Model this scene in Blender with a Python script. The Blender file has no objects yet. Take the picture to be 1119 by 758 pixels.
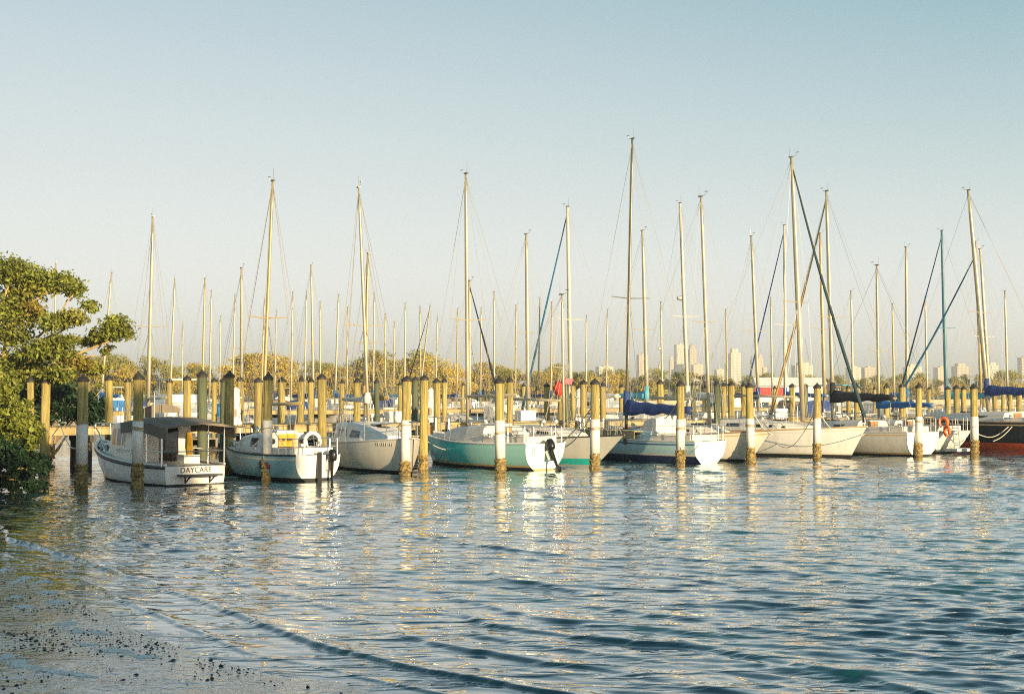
import bpy, math, random
import numpy as np
from mathutils import Vector, Matrix

R = math.radians
scene = bpy.context.scene
COL = scene.collection
random.seed(11)
rng = np.random.default_rng(11)

# ------------------------------------------------------------------ camera
W, H = 1119.0, 758.0
FPX = 1554.0
EYE = 2.6
PITCH = math.atan(53.0 / FPX)
cam_d = bpy.data.cameras.new('camera')
cam = bpy.data.objects.new('camera', cam_d)
COL.objects.link(cam)
cam.location = (0, 0, EYE)
cam.rotation_euler = (R(90) + PITCH, 0, 0)
cam_d.sensor_width = 36
cam_d.lens = FPX / W * 36
cam_d.clip_start = 0.1
cam_d.clip_end = 20000
scene.camera = cam


def ray(px, py):
    dx = (px - W / 2) / FPX
    dy = (H / 2 - py) / FPX
    c, s = math.cos(PITCH), math.sin(PITCH)
    return dx, c - dy * s, s + dy * c


def at(px, py, d):
    x, y, z = ray(px, py)
    k = d / y
    return Vector((x * k, d, EYE + z * k))


def xat(px, d):
    return (px - W / 2) / FPX * d


def zat(py, d):
    return at(W / 2, py, d).z


# slip frame: u along the pile row, v from the open water towards the dock
U = Vector((0.834, 0.551, 0)).normalized()
V = Vector((-0.551, 0.834, 0)).normalized()
P0 = Vector((-7.6, 43.9, 0))
VANG = math.atan2(V.y, V.x)


def slip(px, off):
    """point on the line parallel to the pile row, off metres towards the dock, seen at column px"""
    base = P0 + V * off
    k = (px - W / 2) / FPX
    # base.x + t U.x = k (base.y + t U.y)
    t = (k * base.y - base.x) / (U.x - k * U.y)
    return base + U * t


# ------------------------------------------------------------------ materials
MATS = {}


def nodes(m):
    m.use_nodes = True
    nt = m.node_tree
    return nt, nt.nodes, nt.links


def mat(name, col, rough=0.5, var=0.12, scale=6.0, bump=0.0, bscale=None, metal=0.0, stretch=None,
        dirt=None, dirt_amt=0.0, dirt_scale=3.0, spec=0.5, island=0.0, objvar=0.0):
    m = bpy.data.materials.new(name)
    nt, N, L = nodes(m)
    b = N['Principled BSDF']
    b.inputs['Roughness'].default_value = rough
    b.inputs['Metallic'].default_value = metal
    b.inputs['Specular IOR Level'].default_value = spec
    tc = N.new('ShaderNodeTexCoord')
    mp = N.new('ShaderNodeMapping')
    L.new(tc.outputs['Object'], mp.inputs['Vector'])
    if stretch:
        mp.inputs['Scale'].default_value = stretch
    nz = N.new('ShaderNodeTexNoise')
    nz.inputs['Scale'].default_value = scale
    nz.inputs['Detail'].default_value = 5
    L.new(mp.outputs[0], nz.inputs['Vector'])
    hv = N.new('ShaderNodeMapRange')
    hv.inputs[1].default_value = 0.3
    hv.inputs[2].default_value = 0.7
    hv.inputs[3].default_value = 1 - var
    hv.inputs[4].default_value = 1 + var
    L.new(nz.outputs['Fac'], hv.inputs[0])
    val = hv.outputs[0]
    if island:
        g = N.new('ShaderNodeNewGeometry')
        r2 = N.new('ShaderNodeMapRange')
        r2.inputs[3].default_value = 1 - island
        r2.inputs[4].default_value = 1 + island
        L.new(g.outputs['Random Per Island'], r2.inputs[0])
        mu = N.new('ShaderNodeMath'); mu.operation = 'MULTIPLY'
        L.new(val, mu.inputs[0]); L.new(r2.outputs[0], mu.inputs[1])
        val = mu.outputs[0]
    if objvar:
        oi = N.new('ShaderNodeObjectInfo')
        r3 = N.new('ShaderNodeMapRange')
        r3.inputs[3].default_value = 1 - objvar
        r3.inputs[4].default_value = 1 + objvar
        L.new(oi.outputs['Random'], r3.inputs[0])
        mu = N.new('ShaderNodeMath'); mu.operation = 'MULTIPLY'
        L.new(val, mu.inputs[0]); L.new(r3.outputs[0], mu.inputs[1])
        val = mu.outputs[0]
    vm = N.new('ShaderNodeVectorMath'); vm.operation = 'SCALE'
    vm.inputs[0].default_value = col[:3]
    L.new(val, vm.inputs['Scale'])
    out = vm.outputs[0]
    if dirt:
        n2 = N.new('ShaderNodeTexNoise')
        n2.inputs['Scale'].default_value = dirt_scale
        n2.inputs['Detail'].default_value = 8
        n2.inputs['Roughness'].default_value = 0.7
        L.new(mp.outputs[0], n2.inputs['Vector'])
        r = N.new('ShaderNodeMapRange')
        r.inputs[1].default_value = 0.48
        r.inputs[2].default_value = 0.72
        r.inputs[4].default_value = dirt_amt
        L.new(n2.outputs['Fac'], r.inputs[0])
        mx = N.new('ShaderNodeMix'); mx.data_type = 'RGBA'
        L.new(r.outputs[0], mx.inputs['Factor'])
        L.new(out, mx.inputs['A'])
        mx.inputs['B'].default_value = (*dirt, 1)
        out = mx.outputs['Result']
    L.new(out, b.inputs['Base Color'])
    if bump:
        n3 = N.new('ShaderNodeTexNoise')
        n3.inputs['Scale'].default_value = bscale or scale * 2
        n3.inputs['Detail'].default_value = 4
        L.new(mp.outputs[0], n3.inputs['Vector'])
        bp = N.new('ShaderNodeBump')
        bp.inputs['Strength'].default_value = bump
        bp.inputs['Distance'].default_value = 0.05
        L.new(n3.outputs['Fac'], bp.inputs['Height'])
        L.new(bp.outputs[0], b.inputs['Normal'])
    MATS[name] = m
    return m


STREAK = (1, 1, .12)
mat('pile_wood', (.41, .33, .105), .8, .42, 6, .9, 16, stretch=(3.4, 3.4, .14), dirt=(.13, .12, .07), dirt_amt=.75, dirt_scale=2.2, objvar=.2)
mat('pile_wood_shaded', (.10, .12, .07), .85, .3, 5, .5, 14, stretch=(2.2, 2.2, .12), dirt=(.05, .06, .04), dirt_amt=.6)  # darker copy of the pile wood, shade put into its colour
mat('pile_sleeve', (.74, .72, .68), .45, .06, 3, .05, dirt=(.42, .37, .25), dirt_amt=.45, dirt_scale=2.5, stretch=(1, 1, .35))
mat('pile_cap', (.035, .033, .03), .55, .25, 8, .1)
mat('barnacle', (.30, .22, .08), .9, .7, 14, 1.0, 26, dirt=(.025, .024, .018), dirt_amt=.95, dirt_scale=5)
mat('gel_white', (.78, .77, .74), .28, .04, 2, dirt=(.52, .48, .40), dirt_amt=.5, dirt_scale=2.6, stretch=(1.6, 1.6, .28))
mat('gel_cream', (.74, .69, .60), .3, .05, 2, dirt=(.48, .42, .32), dirt_amt=.5, dirt_scale=2.6, stretch=(1.6, 1.6, .28))
mat('gel_aqua', (.62, .77, .76), .3, .05, 2, dirt=(.45, .55, .52), dirt_amt=.4, dirt_scale=2.6, stretch=(1.6, 1.6, .3))
mat('gel_deck', (.70, .66, .60), .5, .08, 4, .05, dirt=(.45, .41, .34), dirt_amt=.4)
mat('gel_blue', (.30, .52, .57), .3, .06, 2, dirt=(.30, .40, .40), dirt_amt=.5, dirt_scale=2.6, stretch=(1.6, 1.6, .28))
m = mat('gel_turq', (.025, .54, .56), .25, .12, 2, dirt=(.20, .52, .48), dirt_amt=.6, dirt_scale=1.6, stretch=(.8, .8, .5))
# sunlight painted in: hull colour turns pale green over the after half
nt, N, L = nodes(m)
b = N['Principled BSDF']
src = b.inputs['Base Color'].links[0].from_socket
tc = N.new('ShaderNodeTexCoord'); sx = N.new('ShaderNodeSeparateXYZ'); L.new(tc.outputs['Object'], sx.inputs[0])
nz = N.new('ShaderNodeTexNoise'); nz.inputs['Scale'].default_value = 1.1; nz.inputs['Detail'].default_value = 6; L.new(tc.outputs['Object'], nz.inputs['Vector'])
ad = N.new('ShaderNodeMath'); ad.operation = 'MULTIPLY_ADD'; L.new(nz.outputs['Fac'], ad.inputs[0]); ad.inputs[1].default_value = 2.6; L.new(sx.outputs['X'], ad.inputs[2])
sunlit_aft = N.new('ShaderNodeMapRange'); sunlit_aft.interpolation_type = 'SMOOTHSTEP'; sunlit_aft.inputs[1].default_value = 5.0; sunlit_aft.inputs[2].default_value = 3.6; sunlit_aft.inputs[4].default_value = .85
L.new(ad.outputs[0], sunlit_aft.inputs[0])
mx = N.new('ShaderNodeMix'); mx.data_type = 'RGBA'; L.new(sunlit_aft.outputs[0], mx.inputs['Factor']); L.new(src, mx.inputs['A']); mx.inputs['B'].default_value = (.38, .66, .60, 1)
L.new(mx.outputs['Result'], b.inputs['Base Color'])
mat('gel_grey', (.46, .46, .43), .3, .05, 2, dirt=(.32, .31, .27), dirt_amt=.5, dirt_scale=2.6, stretch=(1.6, 1.6, .28))
mat('gel_paleblue', (.42, .63, .67), .25, .05, 2, dirt=(.40, .44, .44), dirt_amt=.5, dirt_scale=2.6, stretch=(1.6, 1.6, .28))
mat('gel_black', (.022, .026, .032), .18, .15, 2, dirt=(.07, .07, .07), dirt_amt=.3)
mat('bottom_black', (.018, .018, .02), .7, .3, 6)
mat('bottom_navy', (.02, .035, .11), .5, .2, 5)
mat('bottom_teal', (.02, .36, .34), .55, .12, 5)
mat('bottom_red', (.85, .12, .03), .55, .12, 5)
mat('bottom_maroon', (.16, .03, .02), .6, .2, 5)
mat('stripe_white', (.70, .66, .58), .4, .05)
mat('stripe_navy', (.03, .06, .16), .35, .1)
mat('stripe_gold', (.55, .40, .20), .4, .08)
mat('teak', (.33, .19, .08), .6, .2, 8, stretch=(.3, 3, 3))
mat('rub_dark', (.035, .035, .04), .5, .2)
mat('hatch_orange', (.80, .34, .03), .4, .14, 5, stretch=(1, 1, 3))
mat('glass_dark', (.015, .017, .02), .06, .1, spec=.8)
mat('steel', (.62, .62, .60), .22, .06, 6, metal=.9)
mat('mast_alu', (.46, .41, .29), .34, .06, 3, metal=.25)
mat('mast_gold', (.46, .36, .17), .36, .08, 3, metal=.25)
mat('mast_dark', (.20, .19, .14), .36, .10, 3, metal=.3)
mat('mast_blue', (.09, .22, .28), .38, .10, 3)
mat('mast_white', (.58, .54, .44), .4, .05, 3)
mat('wire', (.46, .43, .36), .4, .05, 3, metal=.4)
mat('rope_white', (.68, .64, .54), .9, .1, 20, .2)
mat('rope_tan', (.42, .33, .20), .9, .1, 20, .2)
mat('canvas_navy', (.025, .055, .20), .85, .22, 3, .5, 5)
mat('canvas_blue', (.03, .16, .42), .85, .22, 3, .5, 5)
mat('canvas_sky', (.10, .42, .56), .85, .2, 3, .5, 5)
mat('canvas_black', (.022, .024, .03), .85, .25, 3, .5, 5)
mat('canvas_teal', (.012, .13, .24), .85, .18, 3, .3, 6)
mat('canvas_green', (.025, .055, .065), .85, .18, 3, .3, 6)
mat('canvas_tan', (.50, .33, .13), .85, .15, 3, .3, 6)
mat('canvas_white', (.72, .69, .62), .85, .1, 3, .3, 6)
mat('canvas_taupe', (.20, .165, .13), .9, .15, 3, .4, 5)
mat('red_cloth', (.65, .05, .035), .85, .25, 4, .5, 8)
mat('pink_cloth', (.70, .16, .20), .8, .2, 4, .4)
mat('orange_foam', (.85, .16, .03), .6, .15, 5)
mat('yellow_vest', (.85, .48, .03), .7, .15, 6, .3)
mat('motor_black', (.012, .012, .014), .35, .2, 5)
mat('dock_wood', (.46, .36, .18), .85, .22, 4, .4, 10, stretch=(.25, .25, 2), dirt=(.20, .15, .08), dirt_amt=.5, dirt_scale=1.2)
mat('dock_grey', (.26, .23, .17), .9, .2, 4, .4, 10, dirt=(.13, .11, .08), dirt_amt=.5, dirt_scale=1.2)
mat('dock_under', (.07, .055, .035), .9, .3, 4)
mat('plastic_white', (.80, .79, .76), .4, .04, 3)
mat('plastic_teal', (.03, .20, .22), .5, .1, 3)
mat('lettering_dark', (.05, .05, .055), .5, .1)
mat('lettering_red', (.25, .03, .03), .5, .1)
mat('lettering_faded', (.35, .31, .24), .5, .1)
mat('bark', (.46, .32, .13), .9, .25, 4, .6, 10, stretch=(1, 1, .3))
mat('bark_far', (.12, .085, .05), .9, .2, 4)
mat('concrete', (.50, .42, .30), .85, .12, .6, .2)
mat('roof_shingle', (.16, .13, .11), .9, .2, 2)
mat('stone', (.045, .05, .05), .5, .5, 10, island=.6)
mat('leaf_litter', (.45, .20, .04), .7, .2, 10, island=.4)


def leaf_mat(name, col, island=.35, trans=.25, objvar=0.0):
    m = mat(name, col, .55, .18, .8, island=island, spec=.35, objvar=objvar)
    nt, N, L = nodes(m)
    b = N['Principled BSDF']
    src = b.inputs['Base Color'].links[0].from_socket
    t = N.new('ShaderNodeBsdfTranslucent')
    L.new(src, t.inputs['Color'])
    mx = N.new('ShaderNodeMixShader')
    mx.inputs[0].default_value = trans
    L.new(b.outputs[0], mx.inputs[1]); L.new(t.outputs[0], mx.inputs[2])
    L.new(mx.outputs[0], N['Material Output'].inputs['Surface'])
    return m


leaf_mat('leaf_green', (.19, .215, .035), .6)
leaf_mat('leaf_olive', (.26, .26, .045), .45)
leaf_mat('leaf_backlit', (.30, .25, .045), .45)  # backlight put into the leaf colour, for inside the spreading tree
leaf_mat('leaf_shaded', (.022, .055, .022), .5)  # shade put into the leaf colour, for both shrubs
leaf_mat('leaf_sunlit', (.21, .24, .04), .6)  # sunlight put into the leaf colour, for the waterside shrub top
leaf_mat('far_gold', (.52, .40, .06), .4, objvar=.22)
leaf_mat('far_olive', (.33, .31, .05), .4, objvar=.2)
leaf_mat('far_green', (.12, .13, .035), .4, objvar=.2)


# ------------------------------------------------------------------ mesh builder
class MB:
    def __init__(self):
        self.v, self.f, self.m = [], [], []
        self.mats = []
        self.cur = 0

    def use(self, name):
        if name not in self.mats:
            self.mats.append(name)
        self.cur = self.mats.index(name)
        return self

    def add(self, verts, faces):
        o = len(self.v)
        self.v.extend([tuple(p) for p in verts])
        for f in faces:
            self.f.append(tuple(i + o for i in f))
            self.m.append(self.cur)

    def box(self, c, s, rz=0.0, ry=0.0, rx=0.0, taper=1.0):
        M = Matrix.Rotation(rz, 3, 'Z') @ Matrix.Rotation(ry, 3, 'Y') @ Matrix.Rotation(rx, 3, 'X')
        vs = []
        for dz in (-.5, .5):
            k = taper if dz > 0 else 1
            for dx, dy in ((-.5, -.5), (.5, -.5), (.5, .5), (-.5, .5)):
                vs.append(Vector(c) + M @ Vector((dx * s[0] * k, dy * s[1] * k, dz * s[2])))
        self.add(vs, [(3, 2, 1, 0), (4, 5, 6, 7), (0, 1, 5, 4), (1, 2, 6, 5), (2, 3, 7, 6), (3, 0, 4, 7)])

    def tube(self, pts, r, n=8, caps=True, squash=None):
        """polyline tube; r a number or one per point; squash=(a,b) scales the two cross axes"""
        pts = [Vector(p) for p in pts]
        k = len(pts)
        rs = [r] * k if not hasattr(r, '__len__') else list(r)
        a, b = squash or (1, 1)
        prev = None
        rings = []
        for i, p in enumerate(pts):
            t = (pts[min(i + 1, k - 1)] - pts[max(i - 1, 0)])
            if t.length < 1e-9:
                t = Vector((0, 0, 1))
            t.normalize()
            if prev is None:
                up = Vector((0, 0, 1)) if abs(t.z) < .9 else Vector((1, 0, 0))
                s = t.cross(up).normalized()
            else:
                s = (prev - t * prev.dot(t)).normalized()
            prev = s
            q = s.cross(t).normalized()
            rings.append([p + (s * math.cos(2 * math.pi * j / n) * a + q * math.sin(2 * math.pi * j / n) * b) * rs[i] for j in range(n)])
        self.loft(rings, caps)

    def loft(self, rings, caps=True, closed=True):
        n = len(rings[0])
        vs = [p for r in rings for p in r]
        fs = []
        for i in range(len(rings) - 1):
            for j in range(n if closed else n - 1):
                j2 = (j + 1) % n
                fs.append((i * n + j, i * n + j2, (i + 1) * n + j2, (i + 1) * n + j))
        if caps and closed:
            fs.append(tuple(range(n - 1, -1, -1)))
            fs.append(tuple((len(rings) - 1) * n + j for j in range(n)))
        self.add(vs, fs)

    def lathe(self, prof, n=16, c=(0, 0, 0), wob=0.0):
        rings = []
        for (r, z) in prof:
            rings.append([(c[0] + (r + random.uniform(-wob, wob)) * math.cos(2 * math.pi * j / n),
                           c[1] + (r + random.uniform(-wob, wob)) * math.sin(2 * math.pi * j / n), c[2] + z) for j in range(n)])
        self.loft(rings)

    def poly(self, pts):
        self.add(pts, [tuple(range(len(pts)))])

    def build(self, name, mname=None, parent=None, smooth=False):
        me = bpy.data.meshes.new(name)
        me.from_pydata(self.v, [], self.f)
        names = self.mats if self.mats else [mname]
        for nme in names:
            me.materials.append(MATS[nme])
        if len(names) > 1:
            me.polygons.foreach_set('material_index', self.m)
        if smooth:
            me.polygons.foreach_set('use_smooth', [True] * len(me.polygons))
        me.update()
        o = bpy.data.objects.new(name, me)
        COL.objects.link(o)
        if parent is not None:
            o.parent = parent
        return o


def tag(o, label=None, cat=None, group=None, kind=None):
    if label: o['label'] = label
    if cat: o['category'] = cat
    if group: o['group'] = group
    if kind: o['kind'] = kind
    return o


def empty(name, loc, rz=0.0):
    o = bpy.data.objects.new(name, None)
    o.empty_display_size = .2
    COL.objects.link(o)
    o.location = loc
    o.rotation_euler = (0, 0, rz)
    return o


def kids(o):
    return [c for c in o.children]


def copy_tree(o, parent=None):
    c = o.copy()
    COL.objects.link(c)
    c.parent = parent
    for ch in kids(o):
        copy_tree(ch, c)
    return c


ORD = ['first', 'second', 'third', 'fourth', 'fifth', 'sixth', 'seventh', 'eighth', 'ninth', 'tenth', 'eleventh', 'twelfth',
       'thirteenth', 'fourteenth', 'fifteenth', 'sixteenth', 'seventeenth', 'eighteenth', 'nineteenth', 'twentieth',
       'twenty-first', 'twenty-second', 'twenty-third', 'twenty-fourth', 'twenty-fifth', 'twenty-sixth', 'twenty-seventh',
       'twenty-eighth', 'twenty-ninth', 'thirtieth', 'thirty-first', 'thirty-second', 'thirty-third', 'thirty-fourth', 'thirty-fifth', 'thirty-sixth',
       'thirty-seventh', 'thirty-eighth', 'thirty-ninth', 'fortieth']


def text_mesh(body, size, extrude=.004, shear=0.0):
    cu = bpy.data.curves.new('txt', 'FONT')
    cu.body = body
    cu.size = size
    cu.extrude = extrude
    cu.shear = shear
    cu.align_x = 'CENTER'
    cu.align_y = 'CENTER'
    ob = bpy.data.objects.new('txt', cu)
    COL.objects.link(ob)
    dg = bpy.context.evaluated_depsgraph_get()
    me = bpy.data.meshes.new_from_object(ob.evaluated_get(dg))
    vs = [v.co.copy() for v in me.vertices]
    fs = [tuple(p.vertices) for p in me.polygons]
    bpy.data.objects.remove(ob)
    bpy.data.curves.remove(cu)
    bpy.data.meshes.remove(me)
    return vs, fs


# ------------------------------------------------------------------ boats
class Hull:
    def __init__(s, L, B, fs, fb, sternw=.72, tm=.42, rake=.9, srake=.10, p=2.1, dip=.06, square=False):
        s.square = square
        s.L, s.B, s.fs, s.fb, s.sternw, s.tm, s.rake, s.srake, s.p, s.dip = L, B, fs, fb, sternw, tm, rake, srake, p, dip

    def half(s, t):
        if t < s.tm:
            k = s.sternw + (1 - s.sternw) * math.sin(math.pi / 2 * t / s.tm)
        else:
            q = (t - s.tm) / (1 - s.tm)
            k = max(0, 1 - q ** s.p)
        return max(.015, s.B / 2 * k)

    def sheer(s, t):
        return s.fs + (s.fb - s.fs) * t ** 1.6 - s.dip * math.sin(math.pi * t)

    def pt(s, t, z, side):
        sh = s.sheer(t)
        zb = -.5 if s.square else -.5 + .40 * max(0.0, 1 - t / .38) ** 1.4
        zf = min(1, max(0, (z - zb) / (sh - zb)))
        a, b = 3.4 - 2.0 * t ** 1.5, .55 + .42 * t ** 1.5
        if not s.square:
            k_ = max(0.0, 1 - t / .4)
            a -= .7 * k_
        y = s.half(t) * max(0.0, 1 - (1 - zf) ** a) ** b
        x = s.L * t - s.rake * t ** 5 * (1 - zf) - s.srake * (1 - t) ** 8 * (1 - zf) * -1
        return (x, side * y, z)

    def dz(s, x):
        return s.sheer(min(1, max(0, x / s.L)))

    def hw(s, x):
        return s.half(min(1, max(0, x / s.L)))

    def levels(s, t, boot):
        sh = s.sheer(t)
        return [sh, sh - .10, sh - .15, boot + (sh - .15 - boot) * .62, boot + (sh - .15 - boot) * .3, boot + .07, boot, 0, -.2, -.45]

    def mesh(s, name, parent, top, stripe, bottom, boot=.1, sheer_stripe=None, n=24):
        mb = MB()
        mats = [sheer_stripe and top or top, sheer_stripe or top, top, top, top, stripe, bottom, bottom, bottom]
        T = [i / n for i in range(n + 1)]
        T = [1 - (1 - t) ** 1.25 for t in T]
        nl = 10
        for k in range(nl - 1):
            mb.use(mats[k])
            rings = []
            for t in T:
                lv = s.levels(t, boot)
                rings.append((s.pt(t, lv[k], 1), s.pt(t, lv[k + 1], 1)))
            for side in (1, -1):
                vs, fs = [], []
                for a, b in rings:
                    vs += [(a[0], side * a[1], a[2]), (b[0], side * b[1], b[2])]
                for i in range(len(T) - 1):
                    fs.append((2 * i, 2 * i + 1, 2 * i + 3, 2 * i + 2))
                mb.add(vs, fs)
        # keel closing strip
        mb.use(bottom)
        o = mb.build(name, None, parent, smooth=True)
        # weld so that smooth shading runs over the bands
        import bmesh
        bm = bmesh.new(); bm.from_mesh(o.data)
        bmesh.ops.remove_doubles(bm, verts=bm.verts, dist=.0008)
        bm.to_mesh(o.data); bm.free()
        o.data.polygons.foreach_set('use_smooth', [True] * len(o.data.polygons))
        return o

    def transom(s, parent, top, bottom, boot=.1, bump=.0):
        mb = MB()
        lv = s.levels(0, boot)
        pts = [s.pt(0, z, 1) for z in lv]
        ups, dns = [], []
        for z in [s.sheer(0), s.sheer(0) - .12, s.sheer(0) * .72, s.sheer(0) * .55, s.sheer(0) * .42, s.sheer(0) * .32, s.sheer(0) * .22, max(boot, .05)]:
            ups.append(s.pt(0, z, 1))
        for z in [boot, 0, -.2, -.45]:
            dns.append(s.pt(0, z, 1))
        for nm, q in ((top, ups), (bottom, dns)):
            mb.use(nm)
            ring = [(x - .012, y, z) for x, y, z in q] + [(x - .012, -y, z) for x, y, z in reversed(q)]
            back = [(x + .03, y * .985, z) for x, y, z in ring]
            mb.loft([ring, back])
        return mb.build('transom', None, parent)

    def deck(s, parent, m, drop=.025, camber=.05, n=18):
        mb = MB()
        vs, fs = [], []
        for i in range(n + 1):
            t = i / n
            t = 1 - (1 - t) ** 1.2
            z = s.sheer(t) - drop
            h = s.half(t)
            x = s.pt(t, z, 1)[0]
            for k in (-1, -.5, 0, .5, 1):
                vs.append((x, k * h * .992, z + camber * (1 - k * k)))
        for i in range(n):
            for k in range(4):
                a = i * 5 + k
                fs.append((a, a + 1, a + 6, a + 5))
        mb.add(vs, fs)
        return mb.build('deck', m, parent, smooth=True)

    def rail(s, parent, m, r=.03, up=.01, n=20, name='toe_rail', out=0.0):
        mb = MB()
        for side in (1, -1):
            pts = []
            for i in range(n + 1):
                t = 1 - (1 - i / n) ** 1.2
                p = s.pt(t, s.sheer(t), side)
                pts.append((p[0], p[1] + side * out, p[2] + up))
            mb.tube(pts, r, 6)
        return mb.build(name, m, parent)


def cabin(st, mname, parent, name='cabin', n_edge=1):
    mb = MB()
    rings = []
    for (x, wb, wt, zb, zt) in st:
        e = min(.10, wt * .3)
        rings.append([(x, -wb, zb), (x, -wt, zt - .07), (x, -wt + e, zt), (x, 0, zt + .035), (x, wt - e, zt), (x, wt, zt - .07), (x, wb, zb)])
    mb.loft(rings)
    return mb.build(name, mname, parent)


def side_window(mb, st, xa, xb, fa, fb, slant=0.0, sides=(1, -1)):
    def P(x, f, side):
        for a, b in zip(st[:-1], st[1:]):
            lo, hi = min(a[0], b[0]), max(a[0], b[0])
            if lo <= x <= hi and hi > lo:
                k = (x - a[0]) / (b[0] - a[0])
                q = [a[i] + (b[i] - a[i]) * k for i in range(5)]
                y = q[1] + (q[2] - q[1]) * f
                return Vector((x, side * (y + .006), q[3] + (q[4] - .07 - q[3]) * f))
        return Vector((x, 0, 0))
    for side in sides:
        q = [P(xa, fa, side), P(xb, fa, side), P(xb - slant, fb, side), P(xa + slant * .3, fb, side)]
        inn = [Vector((p.x, p.y - side * .03, p.z)) for p in q]
        mb.loft([q, inn])


def windows(st, parent, *a):
    for side in (1, -1):
        m = MB(); side_window(m, st, *a, sides=(side,))
        m.build('window', 'glass_dark', parent)


def outboard(parent, x, y, ztop, m='motor_black', tilt=0.0, s=1.0):
    o = MB()
    ct, stt = math.cos(tilt), math.sin(tilt)

    def T(p):
        px, py, pz = p[0] * s, p[1] * s, p[2] * s
        return (x + px * ct + pz * stt, y + py, ztop + pz * ct - px * stt)
    rings = []
    for z, a, b, c in ((.0, .15, .11, 0), (.05, .19, .14, 0), (.2, .20, .145, -.01), (.32, .16, .12, -.02), (.37, .08, .07, -.03)):
        rings.append([T((-.18 + c + a * math.cos(k * math.pi / 5), b * math.sin(k * math.pi / 5), z)) for k in range(10)])
    o.loft(rings)
    cow = o.build('outboard_motor', m, parent, smooth=True)
    leg = MB()
    rings = []
    for z, a, b in ((.02, .09, .06), (-.3, .07, .045), (-.62, .06, .03), (-.70, .17, .035), (-.78, .17, .05), (-.84, .10, .04), (-1.05, .03, .012)):
        rings.append([T((-.16 + a * math.cos(k * math.pi / 4), b * math.sin(k * math.pi / 4), z)) for k in range(8)])
    leg.loft(rings)
    leg.build('motor_leg', m, cow)
    br = MB()
    br.box(T((-.02, 0, -.12)), (.12 * s, .2 * s, .34 * s), ry=tilt)
    br.build('bracket', 'steel', cow)
    return cow


def rigging_masthead(mb, top):
    # vhf whip, wind vane and anemometer arm
    t = Vector(top)
    mb.box(t + Vector((-.03, 0, .02)), (.20, .08, .05))
    mb.tube([t + Vector((-.12, .03, .02)), t + Vector((-.13, .03, .42))], .006, 5)
    mb.tube([t + Vector((.1, -.02, .02)), t + Vector((.30, -.03, .08)), t + Vector((.30, -.03, .18))], .007, 5)
    mb.tube([t + Vector((.22, -.03, .18)), t + Vector((.40, -.03, .18))], .014, 5)


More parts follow.
